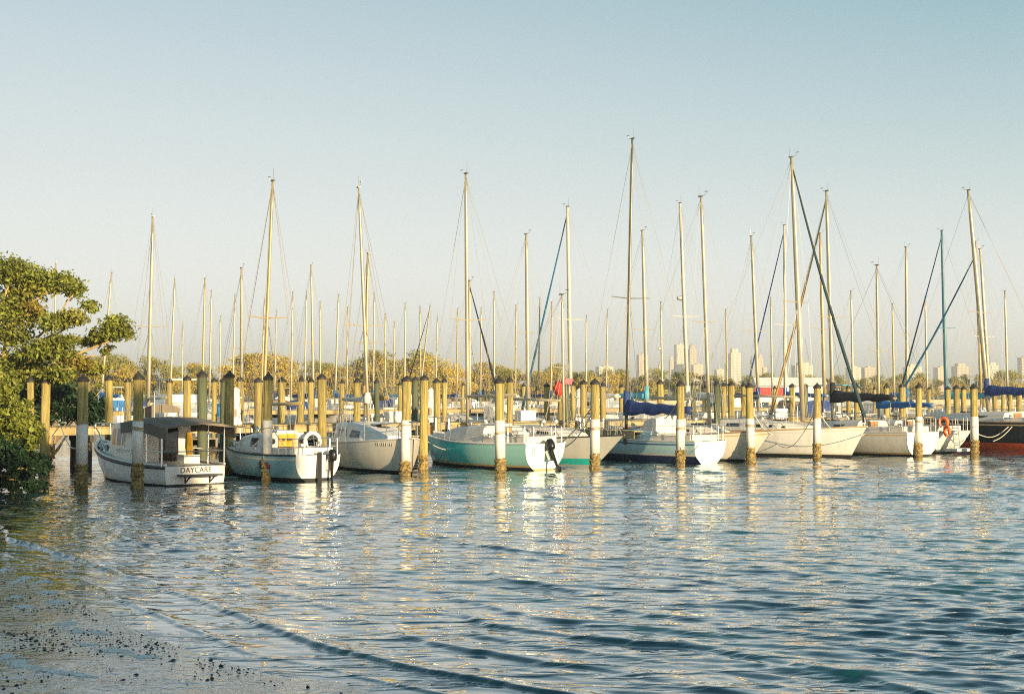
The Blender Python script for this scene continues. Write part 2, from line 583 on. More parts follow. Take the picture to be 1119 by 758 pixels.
def add_rig(root, h, mx, mbase_z, top, mast_m='mast_alu', mr=.075, jib=None, jib_r=.06, spread=(.48,), boom=None,
            cover=None, cover_m='canvas_blue', frac=1.0, bow_x=None, topping=True, radar=None, wire=.008, jib_frac=1.0, sag=.0, boom_z=1.0,
            boom_dir=-1, cover_h=.20):
    """mast, spreaders, stays, furled jib, boom and sail cover; local frame; top is the local masthead"""
    base = Vector((mx, 0, mbase_z))
    top = Vector(top)
    ax = (top - base)
    M = lambda f: base + ax * f
    mb = MB()
    mr *= .84
    mb.tube([M(0), M(.25), M(.6), M(.9), M(1)], [mr, mr, mr * .95, mr * .75, mr * .62], 10, squash=(.8, 1.15))
    mast = mb.build('mast', mast_m, root, smooth=True)
    hd = MB(); rigging_masthead(hd, top)
    hd.build('masthead_gear', 'mast_dark', mast)
    w = h.hw(mx) * .92
    tips = []
    for f in spread:
        sp = MB()
        lw = min(w, ax.length * .085) * (1 - .25 * (f - .4))
        for sd in (1, -1):
            p = M(f); q = p + Vector((-.10, sd * lw, .04))
            sp.tube([p, q], [.026, .016], 6)
            tips.append((f, sd, q))
        sp.build('spreader', mast_m, mast)
    rg = MB()
    dz = h.dz(mx)
    for sd in (1, -1):
        chain = Vector((mx - .08, sd * w, dz))
        path = [chain] + [q for (f, s2, q) in tips if s2 == sd] + [M(frac)]
        rg.tube(path, wire, 4, caps=False)
        rg.tube([Vector((mx + .25, sd * w, h.dz(mx + .25))), M(spread[0])], wire, 4, caps=False)
        rg.tube([Vector((mx - .4, sd * w, h.dz(mx - .4))), M(spread[0])], wire, 4, caps=False)
    bow = Vector((bow_x if bow_x is not None else h.L - .12, 0, h.sheer(1) + .05))
    rg.tube([bow, M(frac * .985)], wire, 4, caps=False)
    rg.tube([Vector((.12, 0, h.sheer(0))), M(.995)], wire, 4, caps=False)
    # halyards along the mast
    rg.tube([M(.02) + Vector((.13, .08, 0)), M(.97) + Vector((.05, .03, 0))], wire * .8, 4, caps=False)
    rg.build('rigging', 'wire', root)
    if jib:
        j = MB()
        a, b = bow + Vector((0, 0, .35)), M(frac * .97 * jib_frac)
        pts, rr = [], []
        for i in range(13):
            f = i / 12
            p = a.lerp(b, f) + Vector((-sag * math.sin(math.pi * f), 0, -sag * .4 * math.sin(math.pi * f)))
            pts.append(p)
            rr.append(jib_r * (1.0 - .62 * f ** 1.4) * (1 + .08 * math.sin(i * 2.1)))
        j.tube(pts, rr, 8)
        jo = j.build('furled_jib', jib, root, smooth=True)
        d = MB(); d.tube([bow + Vector((0, 0, .12)), bow + Vector((-.02, 0, .32))], [.09, .07], 10)
        d.build('furler_drum', 'motor_black', jo)
    if boom:
        z = mbase_z + boom_z
        f = boom_z / ax.length
        p0 = M(f) + Vector((boom_dir * .1, 0, 0))
        p1 = p0 + Vector((boom_dir * boom, .0, .06))
        b = MB(); b.tube([p0, p1], .05, 8)
        bo = b.build('boom', mast_m, root, smooth=True)
        if cover:
            c = MB()
            rings = []
            N = 15
            for i in range(N + 1):
                k = i / N
                c0 = p0.lerp(p1, k * .96)
                hh = cover_h * (1.5 - .95 * k ** .7) * (1 + .08 * math.sin(i * 1.7))
                drop = cover_h * (.42 + .15 * math.sin(i * 1.3))
                ww = .13 * (1.15 - .5 * k) * (1 + .1 * math.sin(i * 2.3 + 1))
                ring = []
                for a in range(10):
                    an = 2 * math.pi * a / 10
                    zz = math.sin(an)
                    ring.append((c0.x, c0.y + ww * math.cos(an), c0.z + (hh if zz > 0 else drop) * zz))
                rings.append(ring)
            c.loft(rings)
            # collar of cloth climbing the mast
            co = c.build('sail_cover', cover_m, root, smooth=True)
            c2 = MB()
            c2.tube([M(f) + Vector((-.03 * -boom_dir, 0, -cover_h * .5)), M(f) + Vector((0, 0, cover_h * 1.2)), M(f) + Vector((0, 0, cover_h * 2.6))], [.15, .14, mr * 1.25], 10)
            c2.build('mast_collar', cover_m, co, smooth=True)
        if topping:
            t = MB()
            t.tube([p1, M(.985)], wire * .8, 4, caps=False)
            t.tube([p1 + Vector((-boom_dir * .3, 0, 0)), Vector((p1.x - boom_dir * .5, 0, h.dz(max(.2, p1.x)) + .05))], .012, 5)
            t.build('boom_lines', 'rope_tan', bo)
    if radar:
        r = MB(); c = M(radar) + Vector((.28, 0, 0))
        r.lathe([(.02, -.12), (.20, -.10), (.24, 0), (.20, .09), (.03, .13)], 14, c)
        r.box(c + Vector((-.14, 0, -.13)), (.3, .08, .04))
        r.build('radar_dome', 'plastic_white', mast, smooth=True)
    return mast


def guard_rails(root, h, x0=.15, hgt=.55, n=5, m='steel', wires=2, pulpit=True, pushpit=True):
    mb = MB()
    for sd in (1, -1):
        tops = []
        xs = [x0 + (h.L * .9 - x0) * i / n for i in range(n + 1)]
        for x in xs:
            y = h.hw(x) * .95 * sd
            z = h.dz(x)
            mb.tube([(x, y, z), (x, y, z + hgt)], .011, 5)
            tops.append(Vector((x, y, z + hgt)))
        mb.tube(tops, .007, 4, caps=False)
        if wires > 1:
            mb.tube([p - Vector((0, 0, hgt * .48)) for p in tops], .007, 4, caps=False)
    if pulpit:
        L = h.L
        pts = []
        for x, sd in ((L * .86, 1), (L * .93, 1), (L * .985, .5), (L * 1.0, 0), (L * .985, -.5), (L * .93, -1), (L * .86, -1)):
            y = h.hw(min(x, L * .95)) * .9 * sd
            pts.append((x, y, h.dz(x) + hgt))
        mb.tube(pts, .017, 6)
        for i in (0, 1, 5, 6):
            p = pts[i]
            mb.tube([p, (p[0] - .05, p[1], h.dz(p[0]))], .014, 5)
        mb.tube([pts[3], (L * .93, 0, h.dz(L * .93))], .014, 5)
    if pushpit:
        pts = []
        for x, sd in ((.9, 1), (.12, 1), (.05, .6), (.05, -.6), (.12, -1), (.9, -1)):
            pts.append((x, h.hw(x) * .92 * sd, h.dz(x) + hgt))
        mb.tube(pts, .014, 6)
        mb.tube([(p[0], p[1], p[2] - hgt * .5) for p in pts], .012, 6)
        for p in pts:
            mb.tube([p, (p[0], p[1], p[2] - hgt)], .014, 5)
    return mb.build('guard_rail', m, root)


def deck_gear(root, h, st, seed=0):
    """hatches, vents, winches, coiled rope: small parts that stand on the deck and cabin top"""
    rnd = random.Random(seed)
    x0, x1 = st[0][0], st[-1][0]
    lo, hi = min(x0, x1), max(x0, x1)

    def ztop(x):
        for a, b in zip(st[:-1], st[1:]):
            l, r = min(a[0], b[0]), max(a[0], b[0])
            if l <= x <= r and r > l:
                k = (x - a[0]) / (b[0] - a[0])
                return a[4] + (b[4] - a[4]) * k
        return st[0][4]
    m = MB()
    xh = lo + (hi - lo) * .62
    m.box((xh, 0, ztop(xh) + .06), (.5, .5, .06))
    m.build('hatch', 'glass_dark', root)
    for sd in (1, -1):
        v = MB()
        x = lo + (hi - lo) * .45
        v.tube([(x, sd * .35, ztop(x) - .02), (x, sd * .35, ztop(x) + .13), (x + .06, sd * .35, ztop(x) + .19), (x + .14, sd * .35, ztop(x) + .19)], [.05, .05, .06, .075], 8)
        v.build('vent', rnd.choice(['steel', 'plastic_white']), root, smooth=True)
        w = MB()
        xw = max(.8, lo - .5)
        w.lathe([(.075, 0), (.06, .05), (.055, .11), (.08, .14), (.06, .16)], 10, (xw, sd * h.hw(xw) * .8, h.dz(xw) + .2))
        w.build('winch', 'steel', root, smooth=True)


def cockpit(root, h, xa, xb, mname, hgt=.22):
    """coaming boards around the cockpit well"""
    mb = MB()
    for sd in (1, -1):
        pts = []
        for i in range(7):
            x = xa + (xb - xa) * i / 6
            pts.append(Vector((x, sd * (h.hw(x) * .74), h.dz(x))))
        for a, b in zip(pts[:-1], pts[1:]):
            mb.loft([[a + Vector((0, -.04, -.02)), a + Vector((0, .04, -.02)), a + Vector((0, .03, hgt)), a + Vector((0, -.03, hgt))],
                     [b + Vector((0, -.04, -.02)), b + Vector((0, .04, -.02)), b + Vector((0, .03, hgt)), b + Vector((0, -.03, hgt))]])
    w = h.hw(xa) * .74
    mb.box((xa, 0, h.dz(xa) + hgt / 2), (.07, 2 * w - .12, hgt))
    return mb.build('coaming', mname, root)


GROUP_FRONT = 'boats moored in the front row of slips'


def boat_root(name, label, stern, ang, cat='sailboat', group=GROUP_FRONT):
    r = empty(name, stern, ang)
    tag(r, label, cat, group)
    return r


def local(root_loc, ang, p):
    d = Vector(p) - Vector(root_loc)
    c, s = math.cos(-ang), math.sin(-ang)
    return Vector((d.x * c - d.y * s, d.x * s + d.y * c, d.z))


def mast_on(stern, ang, L, px_base, px_top, py_top, base_z):
    """where the ray plane of column px_base crosses the boat's centreline; the masthead seen at (px_top, py_top)"""
    f = Vector((math.cos(ang), math.sin(ang), 0))
    k = (px_base - W / 2) / FPX
    # column at mast-base height: use ground column (pitch makes < 1 px of difference)
    den = f.x - k * f.y
    t = (k * stern[1] - stern[0]) / den
    t = max(L * .4, min(L * .75, t))
    d = stern[1] + f.y * t
    top = at(px_top, py_top, d)
    lt = local(stern, ang, top)
    return t, lt


# --- A: the small cabin cruiser with the canvas canopy
def cabin_cruiser():
    st = Vector((xat(214, 41.3), 41.3, 0)); ang = VANG + R(5)
    r = boat_root('cabin_cruiser', 'white cabin cruiser with brown canvas canopy and DAYCARE lettered on its stern', st, ang, 'cabin cruiser')
    h = Hull(7.0, 2.35, .56, 1.10, .80, .38, .9, .0, 2.3, .05, square=True)
    h.mesh('hull', r, 'gel_white', 'stripe_white', 'bottom_black', .05)
    t = h.transom(r, 'gel_white', 'bottom_black', .05)
    h.deck(r, 'gel_deck')
    h.rail(r, 'rub_dark', .045, -.03, name='rub_rail', out=.01)
    cap = h.rail(r, 'plastic_white', .035, .045, name='gunwale')
    # forward trunk
    tr = [(4.0, .95, .85, .70, 1.16), (5.0, .80, .68, .78, 1.14), (5.55, .62, .48, .82, 1.05)]
    c0 = cabin(tr, 'gel_paleblue', r, 'trunk_cabin')
    for x in (4.35, 4.95):
        for sd in (1, -1):
            pm = MB(); y = .86 if x < 4.5 else .75
            pm.tube([(x, sd * (y - .02), .98), (x, sd * (y + .025), .98)], .10, 14)
            pm.build('porthole', 'glass_dark', c0)
    wh = [(2.2, 1.0, .90, .52, 1.78), (3.5, 1.0, .88, .58, 1.78), (4.05, .92, .80, .62, 1.75), (4.12, .9, .76, .66, 1.7)]
    w = cabin(wh, 'gel_white', r, 'wheelhouse')
    for xa, xb in ((2.75, 3.02), (3.10, 3.42), (3.6, 3.9)):
        windows(wh, w, xa, xb, .46, .90)
    m = MB()
    for y in (-.42, .42):
        m.box((4.13, y, 1.42), (.03, .62, .36), ry=0)
    m.build('windscreen', 'glass_dark', w)
    m = MB(); m.box((2.19, -.2, 1.1), (.03, .6, 1.05)); m.build('dark_opening', 'glass_dark', w)  # dark sheet painted in for the shaded view through the opening
    # fender-lined wheelhouse side rails
    m = MB()
    for sd in (1, -1):
        m.tube([(2.25, sd * 1.02, .98), (3.2, sd * 1.03, 1.0)], .018, 6)
        m.tube([(2.25, sd * 1.02, .98), (2.25, sd * .98, .86)], .016, 6)
        m.tube([(3.2, sd * 1.03, 1.0), (3.2, sd * .98, .88)], .016, 6)
    m.build('hand_rail', 'steel', w)
    # canopy
    can = MB()
    rings = []
    for i in range(10):
        k = i / 9
        x = 2.75 - k * 3.15
        z = 1.80 + .10 * math.sin(math.pi * min(1, k * 1.15)) - .10 * k
        sg = .012 * math.sin(i * 2.2)
        hw = 1.10 - .02 * k
        rings.append([(x, -hw, z - .34), (x, -hw - .01, z - .02 + sg), (x, -hw * .6, z + .08), (x, 0, z + .11), (x, hw * .6, z + .08), (x, hw + .01, z - .02 + sg), (x, hw, z - .34),
                      (x, hw - .03, z - .33), (x, hw - .04, z - .04), (x, 0, z + .07), (x, -hw + .04, z - .04), (x, -hw + .03, z - .33)])
    can.loft(rings)
    co = can.build('canopy', 'canvas_taupe', r)
    for x in (.12, 1.15):
        for sd in (1, -1):
            p = MB(); p.tube([(x, sd * .98, .56), (x, sd * .99, 1.72)], .028, 8)
            p.build('canopy_post', 'steel', r)
    p = MB()
    p.tube([(.12, .98, .98), (1.15, .98, 1.0), (2.2, .98, 1.0)], .018, 6)
    p.tube([(.12, -.98, .98), (1.15, -.98, 1.0), (2.2, -.98, 1.0)], .018, 6)
    p.tube([(.12, -.98, .98), (.12, .98, .98)], .018, 6)
    p.build('cockpit_rail', 'steel', r)
    # bow rail
    p = MB()
    pts = [(4.6, .85, .95), (5.2, .78, 1.45), (6.0, .6, 1.62), (6.75, .25, 1.68), (6.95, 0, 1.70), (6.75, -.25, 1.68), (6.0, -.6, 1.62), (5.2, -.78, 1.45), (4.6, -.85, .95)]
    p.tube(pts, .022, 6)
    for i in (2, 3, 5, 6):
        q = pts[i]; p.tube([q, (q[0] - .03, q[1], h.dz(q[0]))], .016, 5)
    p.build('bow_rail', 'steel', r)
    # swim bracket on the transom
    p = MB()
    p.box((-.22, -.05, .31), (.40, 1.25, .045))
    b = p.build('swim_step', 'rub_dark', r)
    for y in (-.45, .32):
        q = MB()
        q.tube([(-.02, y, .08), (-.38, y, .29)], .022, 6)
        q.tube([(-.02, y, .29), (-.02, y, .08)], .022, 6)
        q.build('bracket', 'rub_dark', b)
    # lettering, reading from port to starboard when seen from astern
    vs, fs = text_mesh('DAYCARE', .22, .005)
    lt = MB(); lt.add([(-.028 - v.z, -v.x - .02, .445 + v.y) for v in vs], fs)
    lt.build('lettering', 'lettering_dark', t)
    # helm bits, cleats
    p = MB(); p.box((5.7, .55, h.dz(5.7) + .03), (.22, .05, .06)); p.box((5.7, -.55, h.dz(5.7) + .03), (.22, .05, .06))
    p.box((.35, .8, .60), (.22, .05, .06)); p.build('cleat', 'steel', r)
    p = MB(); p.box((1.5, -.5, .68), (.5, .5, .3)); p.build('engine_box', 'plastic_white', r)
    p = MB(); p.tube([(3.9, -.5, 1.85), (3.9, -.5, 2.7)], .008, 5); p.build('antenna', 'plastic_white', r)
    # the yellow vest hung from a canopy post is a thing of its own
    vpos = st + Matrix.Rotation(ang, 3, 'Z') @ Vector((.62, -.1, 1.18))
    v = MB()
    v.loft([[(-.04, -.07, -.33), (.04, -.07, -.33), (.04, .07, -.33), (-.04, .07, -.33)],
            [(-.06, -.10, -.1), (.06, -.10, -.1), (.06, .10, -.1), (-.06, .10, -.1)],
            [(-.05, -.09, .22), (.05, -.09, .22), (.05, .09, .22), (-.05, .09, .22)],
            [(-.03, -.05, .34), (.03, -.05, .34), (.03, .05, .34), (-.03, .05, .34)]])
    vo = v.build('life_vest', 'yellow_vest'); vo.location = vpos; vo.rotation_euler = (0, .05, ang)
    tag(vo, 'yellow life vest hanging beneath the brown cabin cruiser canopy', 'life vest')


cabin_cruiser()


# --- B: pale blue pocket sloop with the orange companionway and black outboard
def blue_sloop():
    st = Vector((xat(348, 43.2), 43.2, 0)); ang = VANG + R(2)
    r = boat_root('blue_sloop', 'pale blue sailboat with bright orange companionway boards and a black outboard on its white stern', st, ang)
    h = Hull(6.6, 2.35, .80, 1.08, .64, .40, .75, .12, 2.2, .07)
    h.mesh('hull', r, 'gel_blue', 'gel_blue', 'bottom_black', .10, sheer_stripe='stripe_white')
    t = h.transom(r, 'gel_white', 'bottom_black', .10)
    h.deck(r, 'gel_deck')
    h.rail(r, 'rub_dark', .03, .0, name='rub_rail')
    stn = [(2.2, .86, .72, .80, 1.42), (3.2, .86, .70, .82, 1.40), (4.3, .74, .56, .88, 1.26), (5.0, .50, .34, .94, 1.08)]
    c = cabin(stn, 'gel_white', r)
    for xa, xb in ((4.02, 4.48), (3.35, 3.85), (2.55, 3.1)):
        windows(stn, c, xa, xb, .35, .85)
    m = MB(); m.box((2.17, -.06, 1.08), (.05, .62, .62))
    hb = m.build('companionway_boards', 'hatch_orange', c)
    m = MB(); m.box((2.14, -.12, 1.2), (.02, .16, .07)); m.box((2.14, .10, 1.2), (.02, .12, .07)); m.build('vent_slot', 'lettering_dark', hb)
    m = MB(); m.box((2.7, -.06, 1.47), (1.0, .7, .05)); m.build('sliding_hatch', 'plastic_white', c)
    for y in (.46, -.56):
        m = MB(); m.tube([(2.175, y, 1.16), (2.13, y, 1.16)], .085, 12); m.build('instrument', 'glass_dark', c)
    cockpit(r, h, .25, 2.15, 'gel_white')
    # ring buoy on the stern rail is its own thing; below
    guard_rails(r, h, .2, .5, 4)
    outboard(r, -.02, -.38, .62, s=.95)
    m = MB(); m.box((-.06, -.02, .42), (.035, .14, .95)); m.build('rudder', 'motor_black', r)
    m = MB()
    vs, fs = text_mesh('Stella', .30, .004, .35)
    k = MB()
    pts = []
    for v in vs:
        x = 1.5 - v.x
        z = .45 + v.y
        q = h.pt(x / h.L, z, 1)
        pts.append((q[0], q[1] + .008 + v.z, z))
    k.add(pts, fs)
    k.build('lettering', 'lettering_red', r)
    mx, top = mast_on(st, ang, h.L, 287, 298, 198, 1.35)
    add_rig(r, h, mx, 1.30, top, 'mast_gold', .075, spread=(.46,), boom=2.6, cover=False, boom_z=1.0, topping=True)
    deck_gear(r, h, stn, 2)
    b = MB()
    rings = []
    for i in range(20):
        a = 2 * math.pi * i / 20
        rings.append([(0.055 * math.cos(q), (.26 + .065 * math.sin(q)) * math.cos(a), (.26 + .065 * math.sin(q)) * math.sin(a)) for q in [2 * math.pi * j / 8 for j in range(8)]])
    rings.append(rings[0])
    b.loft(rings, caps=False)
    bo = b.build('ring_buoy', 'plastic_white', None, smooth=True)
    bo.location = st + Matrix.Rotation(ang, 3, 'Z') @ Vector((1.75, -.72, 1.16)); bo.rotation_euler = (0, 0, ang)
    tag(bo, 'round white ring buoy beside the orange boards of the pale blue sailboat', 'ring buoy')


blue_sloop()


# --- C: white sloop lying bow out beside it
def white_bow_out():
    bow = Vector((xat(452, 46.4), 46.4, 0)); ang = VANG + math.pi - R(9)
    L = 7.8
    f = Vector((math.cos(ang), math.sin(ang), 0))
    st = bow - f * L
    r = boat_root('white_sloop', 'white sailboat with upright bow at the sleeved pile between pale blue and turquoise sailboats', st, ang)
    h = Hull(L, 2.6, .92, 1.20, .70, .42, .16, .1, 2.3, .04)
    h.mesh('hull', r, 'gel_cream', 'stripe_white', 'bottom_black', .12)
    h.transom(r, 'gel_white', 'bottom_black', .12)
    h.deck(r, 'gel_deck')
    h.rail(r, 'gel_deck', .028, .01)
    stn = [(2.2, 1.0, .86, .9, 1.62), (3.3, 1.0, .82, .92, 1.66), (4.6, .86, .62, .96, 1.52), (5.9, .52, .30, 1.06, 1.22)]
    c = cabin(stn, 'gel_white', r)
    for xa, xb in ((2.6, 3.5), (3.75, 4.5)):
        windows(stn, c, xa, xb, .38, .78, .12)
    m = MB()
    for k in range(9):
        x = 6.35 + k * .085
        q = h.pt(x / L, 1.0, -1)
        m.box((q[0], q[1] - .006, .985), (.05, .012, .10 if k not in (2, 6) else .03))
    m.build('registration_lettering', 'lettering_faded', r)
    cockpit(r, h, .3, 2.1, 'gel_white')
    guard_rails(r, h, .2, .55, 5)
    mx, top = mast_on(st, ang, L, 403, 392, 205, 1.5)
    add_rig(r, h, mx, 1.50, top, 'mast_alu', .08, spread=(.42,), boom=2.8, boom_z=.9, cover=True, cover_m='canvas_white', cover_h=.12)
    deck_gear(r, h, stn, 3)
    m = MB()
    pts = [(5.0 + .22 * math.cos(a), .1 + .22 * math.sin(a), 1.54 + .02 * a / 6) for a in [i * .7 for i in range(30)]]
    m.tube(pts, .02, 5); ro = m.build('rope_coil', 'rope_tan'); ro.location = st; ro.rotation_euler = (0, 0, ang)
    tag(ro, 'tan rope coil on the cabin top of the white upright bowed sailboat', 'rope')


white_bow_out()


# --- D: turquoise sloop
def turquoise_sloop():
    st = Vector((xat(596, 49.5), 49.5, 0)); ang = VANG + R(3)
    r = boat_root('turquoise_sloop', 'turquoise hulled sailboat with pale aqua stern carrying a tilted black outboard', st, ang)
    h = Hull(7.9, 2.6, .94, 1.22, .66, .42, 1.15, .16, 2.1, .10)
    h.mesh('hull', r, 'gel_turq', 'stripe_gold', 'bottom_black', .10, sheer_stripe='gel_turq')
    h.transom(r, 'gel_aqua', 'stripe_gold', .06)
    h.deck(r, 'gel_deck')
    h.rail(r, 'gel_white', .04, .01)
    stn = [(2.5, .98, .84, .92, 1.50), (3.6, .98, .80, .93, 1.50), (5.0, .80, .60, 1.0, 1.38), (5.9, .56, .36, 1.06, 1.20)]
    c = cabin(stn, 'gel_deck', r)
    for xa, xb in ((2.8, 3.7), (3.95, 4.8)):
        windows(stn, c, xa, xb, .5, .78)
    m = MB(); m.box((2.46, -.05, 1.2), (.05, .62, .55)); m.build('companionway_boards', 'teak', c)
    m = MB(); m.box((3.0, -.05, 1.56), (1.0, .7, .05)); m.build('sliding_hatch', 'plastic_white', c)
    cockpit(r, h, .3, 2.4, 'gel_deck', .26)
    guard_rails(r, h, .2, .58, 5)
    outboard(r, -.05, -.1, .62, tilt=.55, s=1.05)
    for y in (.55, -.62):
        m = MB(); m.tube([(-.03, y, .84), (-.03, y, .42)], .012, 5); m.tube([(-.03, y - .08, .84), (-.03, y - .08, .42)], .012, 5); m.build('transom_ladder', 'steel', r)
    mx, top = mast_on(st, ang, h.L, 511, 509, 190, 1.45)
    add_rig(r, h, mx, 1.42, top, 'mast_alu', .085, spread=(.42,), boom=3.0, boom_z=1.15, cover=False)
    deck_gear(r, h, stn, 4)
    m = MB()
    for i, (x, y) in enumerate(((1.9, .3), (1.6, -.2), (1.2, .25))):
        m.lathe([(.02, -.12), (.22, -.06), (.24, .06), (.12, .16), (.02, .19)], 9, (x, y, 1.12 + .08 * i), .03)
    m.build('sail_bag', 'canvas_white', r)


turquoise_sloop()


def generic_front(name, label, stern, ang, L, B, fs, fb, top, stripe, bottom, boot, mast, opts=None, cat='sailboat'):
    o = dict(rake=1.1, srake=.12, sternw=.68, p=2.1, sheer=None, cabm='gel_deck', raise_=.48, rail='teak', win=2, mast_m='mast_alu', mr=.085,
             spread=(.45,), boom=3.0, cover=False, cover_m='canvas_blue', jib=None, boom_z=1.05, seed=1, transom='gel_white', dodger=None, jib_r=.06,
             scoop=False, motor=False, jib_frac=1.0, cover_h=.2, sag=.1, frac=1.0)
    o.update(opts or {})
    r = boat_root(name, label, stern, ang, cat)
    h = Hull(L, B, fs, fb, o['sternw'], .42, o['rake'], o['srake'], o['p'], .08)
    h.mesh('hull', r, top, stripe, bottom, boot, sheer_stripe=o['sheer'])
    h.transom(r, o['transom'], o.get('transom_low', bottom), boot)
    h.deck(r, 'gel_deck')
    h.rail(r, o['rail'], .032, .01)
    z0 = h.dz(L * .4) - .02
    zr = z0 + o['raise_']
    stn = [(L * .30, B * .37, B * .31, z0, zr), (L * .45, B * .38, B * .30, z0, zr), (L * .60, B * .32, B * .24, z0 + .03, zr - .08), (L * .72, B * .20, B * .13, z0 + .08, zr - .25)]
    c = cabin(stn, o['cabm'], r)
    for k in range(o['win']):
        a = L * (.34 + .33 / o['win'] * k)
        windows(stn, c, a, a + L * .22 / o['win'], .45, .80)
    m = MB(); m.box((L * .30 - .03, 0, (z0 + zr) / 2), (.05, .6, o['raise_'] * .9)); m.build('companionway_boards', 'teak', c)
    cockpit(r, h, .4, L * .29, 'gel_deck', .24)
    guard_rails(r, h, .25, .58, 6)
    if o['dodger']:
        m = MB(); rings = []
        for x, zz, ww in ((L * .40, zr - .02, B * .27), (L * .36, zr + .42, B * .30), (L * .30, zr + .55, B * .31), (L * .27, zr + .52, B * .31)):
            rings.append([(x, -ww, z0 + .1), (x, -ww * .95, zz - .1), (x, -ww * .6, zz), (x, 0, zz + .05), (x, ww * .6, zz), (x, ww * .95, zz - .1), (x, ww, z0 + .1)])
        m.loft(rings); m.build('dodger', o['dodger'], r)
    if o['motor']:
        outboard(r, -.03, -.3, fs * .75)
    if o['scoop']:
        m = MB(); m.box((-.28, 0, .2), (.7, B * o['sternw'] * .7, .12)); m.build('swim_platform', 'gel_white', r)
        m = MB()
        for y in (-.18, .18):
            m.tube([(-.05, y, .25), (.05, y, fs + .55)], .018, 6)
        for k in range(4):
            m.tube([(-.04 + k * .02, -.18, .4 + k * .25), (-.04 + k * .02, .18, .4 + k * .25)], .016, 6)
        m.build('boarding_ladder', 'steel', r)
    pb, pt, py = mast
    mx, tp = mast_on(stern, ang, L, pb, pt, py, zr)
    add_rig(r, h, mx, zr - .06, tp, o['mast_m'], o['mr'], jib=o['jib'], spread=o['spread'], boom=o['boom'], cover=o['cover'],
            cover_m=o['cover_m'], boom_z=o['boom_z'], jib_r=o['jib_r'], jib_frac=o['jib_frac'], cover_h=o['cover_h'], sag=o['sag'], frac=o['frac'])
    deck_gear(r, h, stn, o['seed'])
    return r, h


def from_bow(px, d, ang, L):
    b = Vector((xat(px, d), d, 0))
    return b - Vector((math.cos(ang), math.sin(ang), 0)) * L


OUT = VANG + math.pi
# E: grey, teal bottom, bow out
a = OUT + R(12)
generic_front('grey_sloop', 'pale grey sailboat with bright teal bottom paint and sharp overhanging bow beside turquoise sailboat', from_bow(682, 53.0, a, 7.6), a, 7.6, 2.5, 1.0, 1.12,
              'gel_grey', 'gel_grey', 'bottom_teal', .22, (616, 614, 322),
              dict(rake=1.9, rail='rub_dark', sheer='gel_grey', boom=2.8, seed=5, mr=.06))
# F: pale blue white, navy bottom, blue sail cover
generic_front('pale_sloop', 'white sailboat with navy boot band and long royal blue sail cover on its boom', Vector((xat(776, 53.9), 53.9, 0)), VANG + R(2), 8.2, 2.6, .88, 1.15,
              'gel_paleblue', 'stripe_white', 'bottom_navy', .30, (684, 691, 152),
              dict(rake=1.2, sheer='stripe_navy', cabm='gel_paleblue', boom=3.9, cover=True, cover_m='canvas_navy', cover_h=.33, mast_m='mast_dark', mr=.085, dodger='canvas_white',
                   seed=6, boom_z=.75, rail='gel_deck', sternw=.62, raise_=.42, transom='gel_aqua', transom_low='gel_aqua'))
# G: white, bow out
a = OUT + R(9)
generic_front('cream_sloop', 'cream sailboat with raked bow behind the sleeved pile, left of the long white hull', from_bow(843, 54.8, a, 8.2), a, 8.2, 2.6, 1.02, 1.25,
              'gel_cream', 'stripe_white', 'bottom_black', .12, (775, 766, 215),
              dict(rake=1.5, sheer='stripe_gold', boom=3.0, seed=7, mr=.085))
# H: long white, bow out, furled dark jib
a = OUT + R(12)
generic_front('white_sloop', 'long white sailboat with dark green furled jib slanting down to its raked bow', from_bow(947, 58.6, a, 9.6), a, 9.6, 3.0, 1.12, 1.32,
              'gel_white', 'stripe_white', 'bottom_black', .14, (877, 865, 172),
              dict(rake=1.1, boom=3.4, jib='canvas_green', jib_r=.078, seed=8, mr=.12, win=3, sag=.12, rail='stripe_gold', sheer='stripe_white'))
# I: white, stern out, black sail cover
generic_front('cream_sloop', 'white sailboat with black sail cover and tan furled jib, its rounded stern facing outward', Vector((xat(1008, 60.6), 60.6, 0)), VANG + R(1), 9.2, 3.0, 1.05, 1.25,
              'gel_cream', 'stripe_gold', 'bottom_black', .10, (910, 903, 209),
              dict(rake=1.0, boom=3.6, cover=True, cover_m='canvas_black', cover_h=.30, jib='canvas_tan', jib_r=.07, seed=9, mr=.10, boom_z=1.0, rail='gel_deck', sheer='stripe_gold'))
# J: white with scoop stern
generic_front('grey_sloop', 'white sailboat with scooped stern and boarding ladder beside the black hulled yacht', Vector((xat(1044, 63.4), 63.4, 0)), VANG + R(0), 9.0, 2.9, 1.02, 1.22,
              'gel_grey', 'stripe_gold', 'bottom_black', .08, (960, 958, 290),
              dict(rake=1.0, srake=.75, boom=3.2, cover=True, cover_m='canvas_blue', cover_h=.22, seed=10, mr=.08, scoop=True, boom_z=.7, rail='gel_deck', motor=False))
# K: black yacht with red bottom
generic_front('black_yacht', 'black hulled yacht with orange red bottom paint and blue sail cover', Vector((xat(1178, 66.5), 66.5, 0)), VANG + R(2), 11.0, 3.3, 1.35, 1.55,
              'gel_black', 'bottom_red', 'bottom_red', .26, (1080, 1058, 208),
              dict(rake=1.4, boom=4.2, cover=True, cover_m='canvas_navy', cover_h=.28, jib='canvas_teal', jib_r=.065, jib_frac=.72, seed=12, mr=.125, boom_z=1.0, rail='teak', sheer='stripe_gold', transom='gel_black'))


# ------------------------------------------------------------------ boats behind the dock
GROUP_BACK = 'sailboats moored behind the dock'
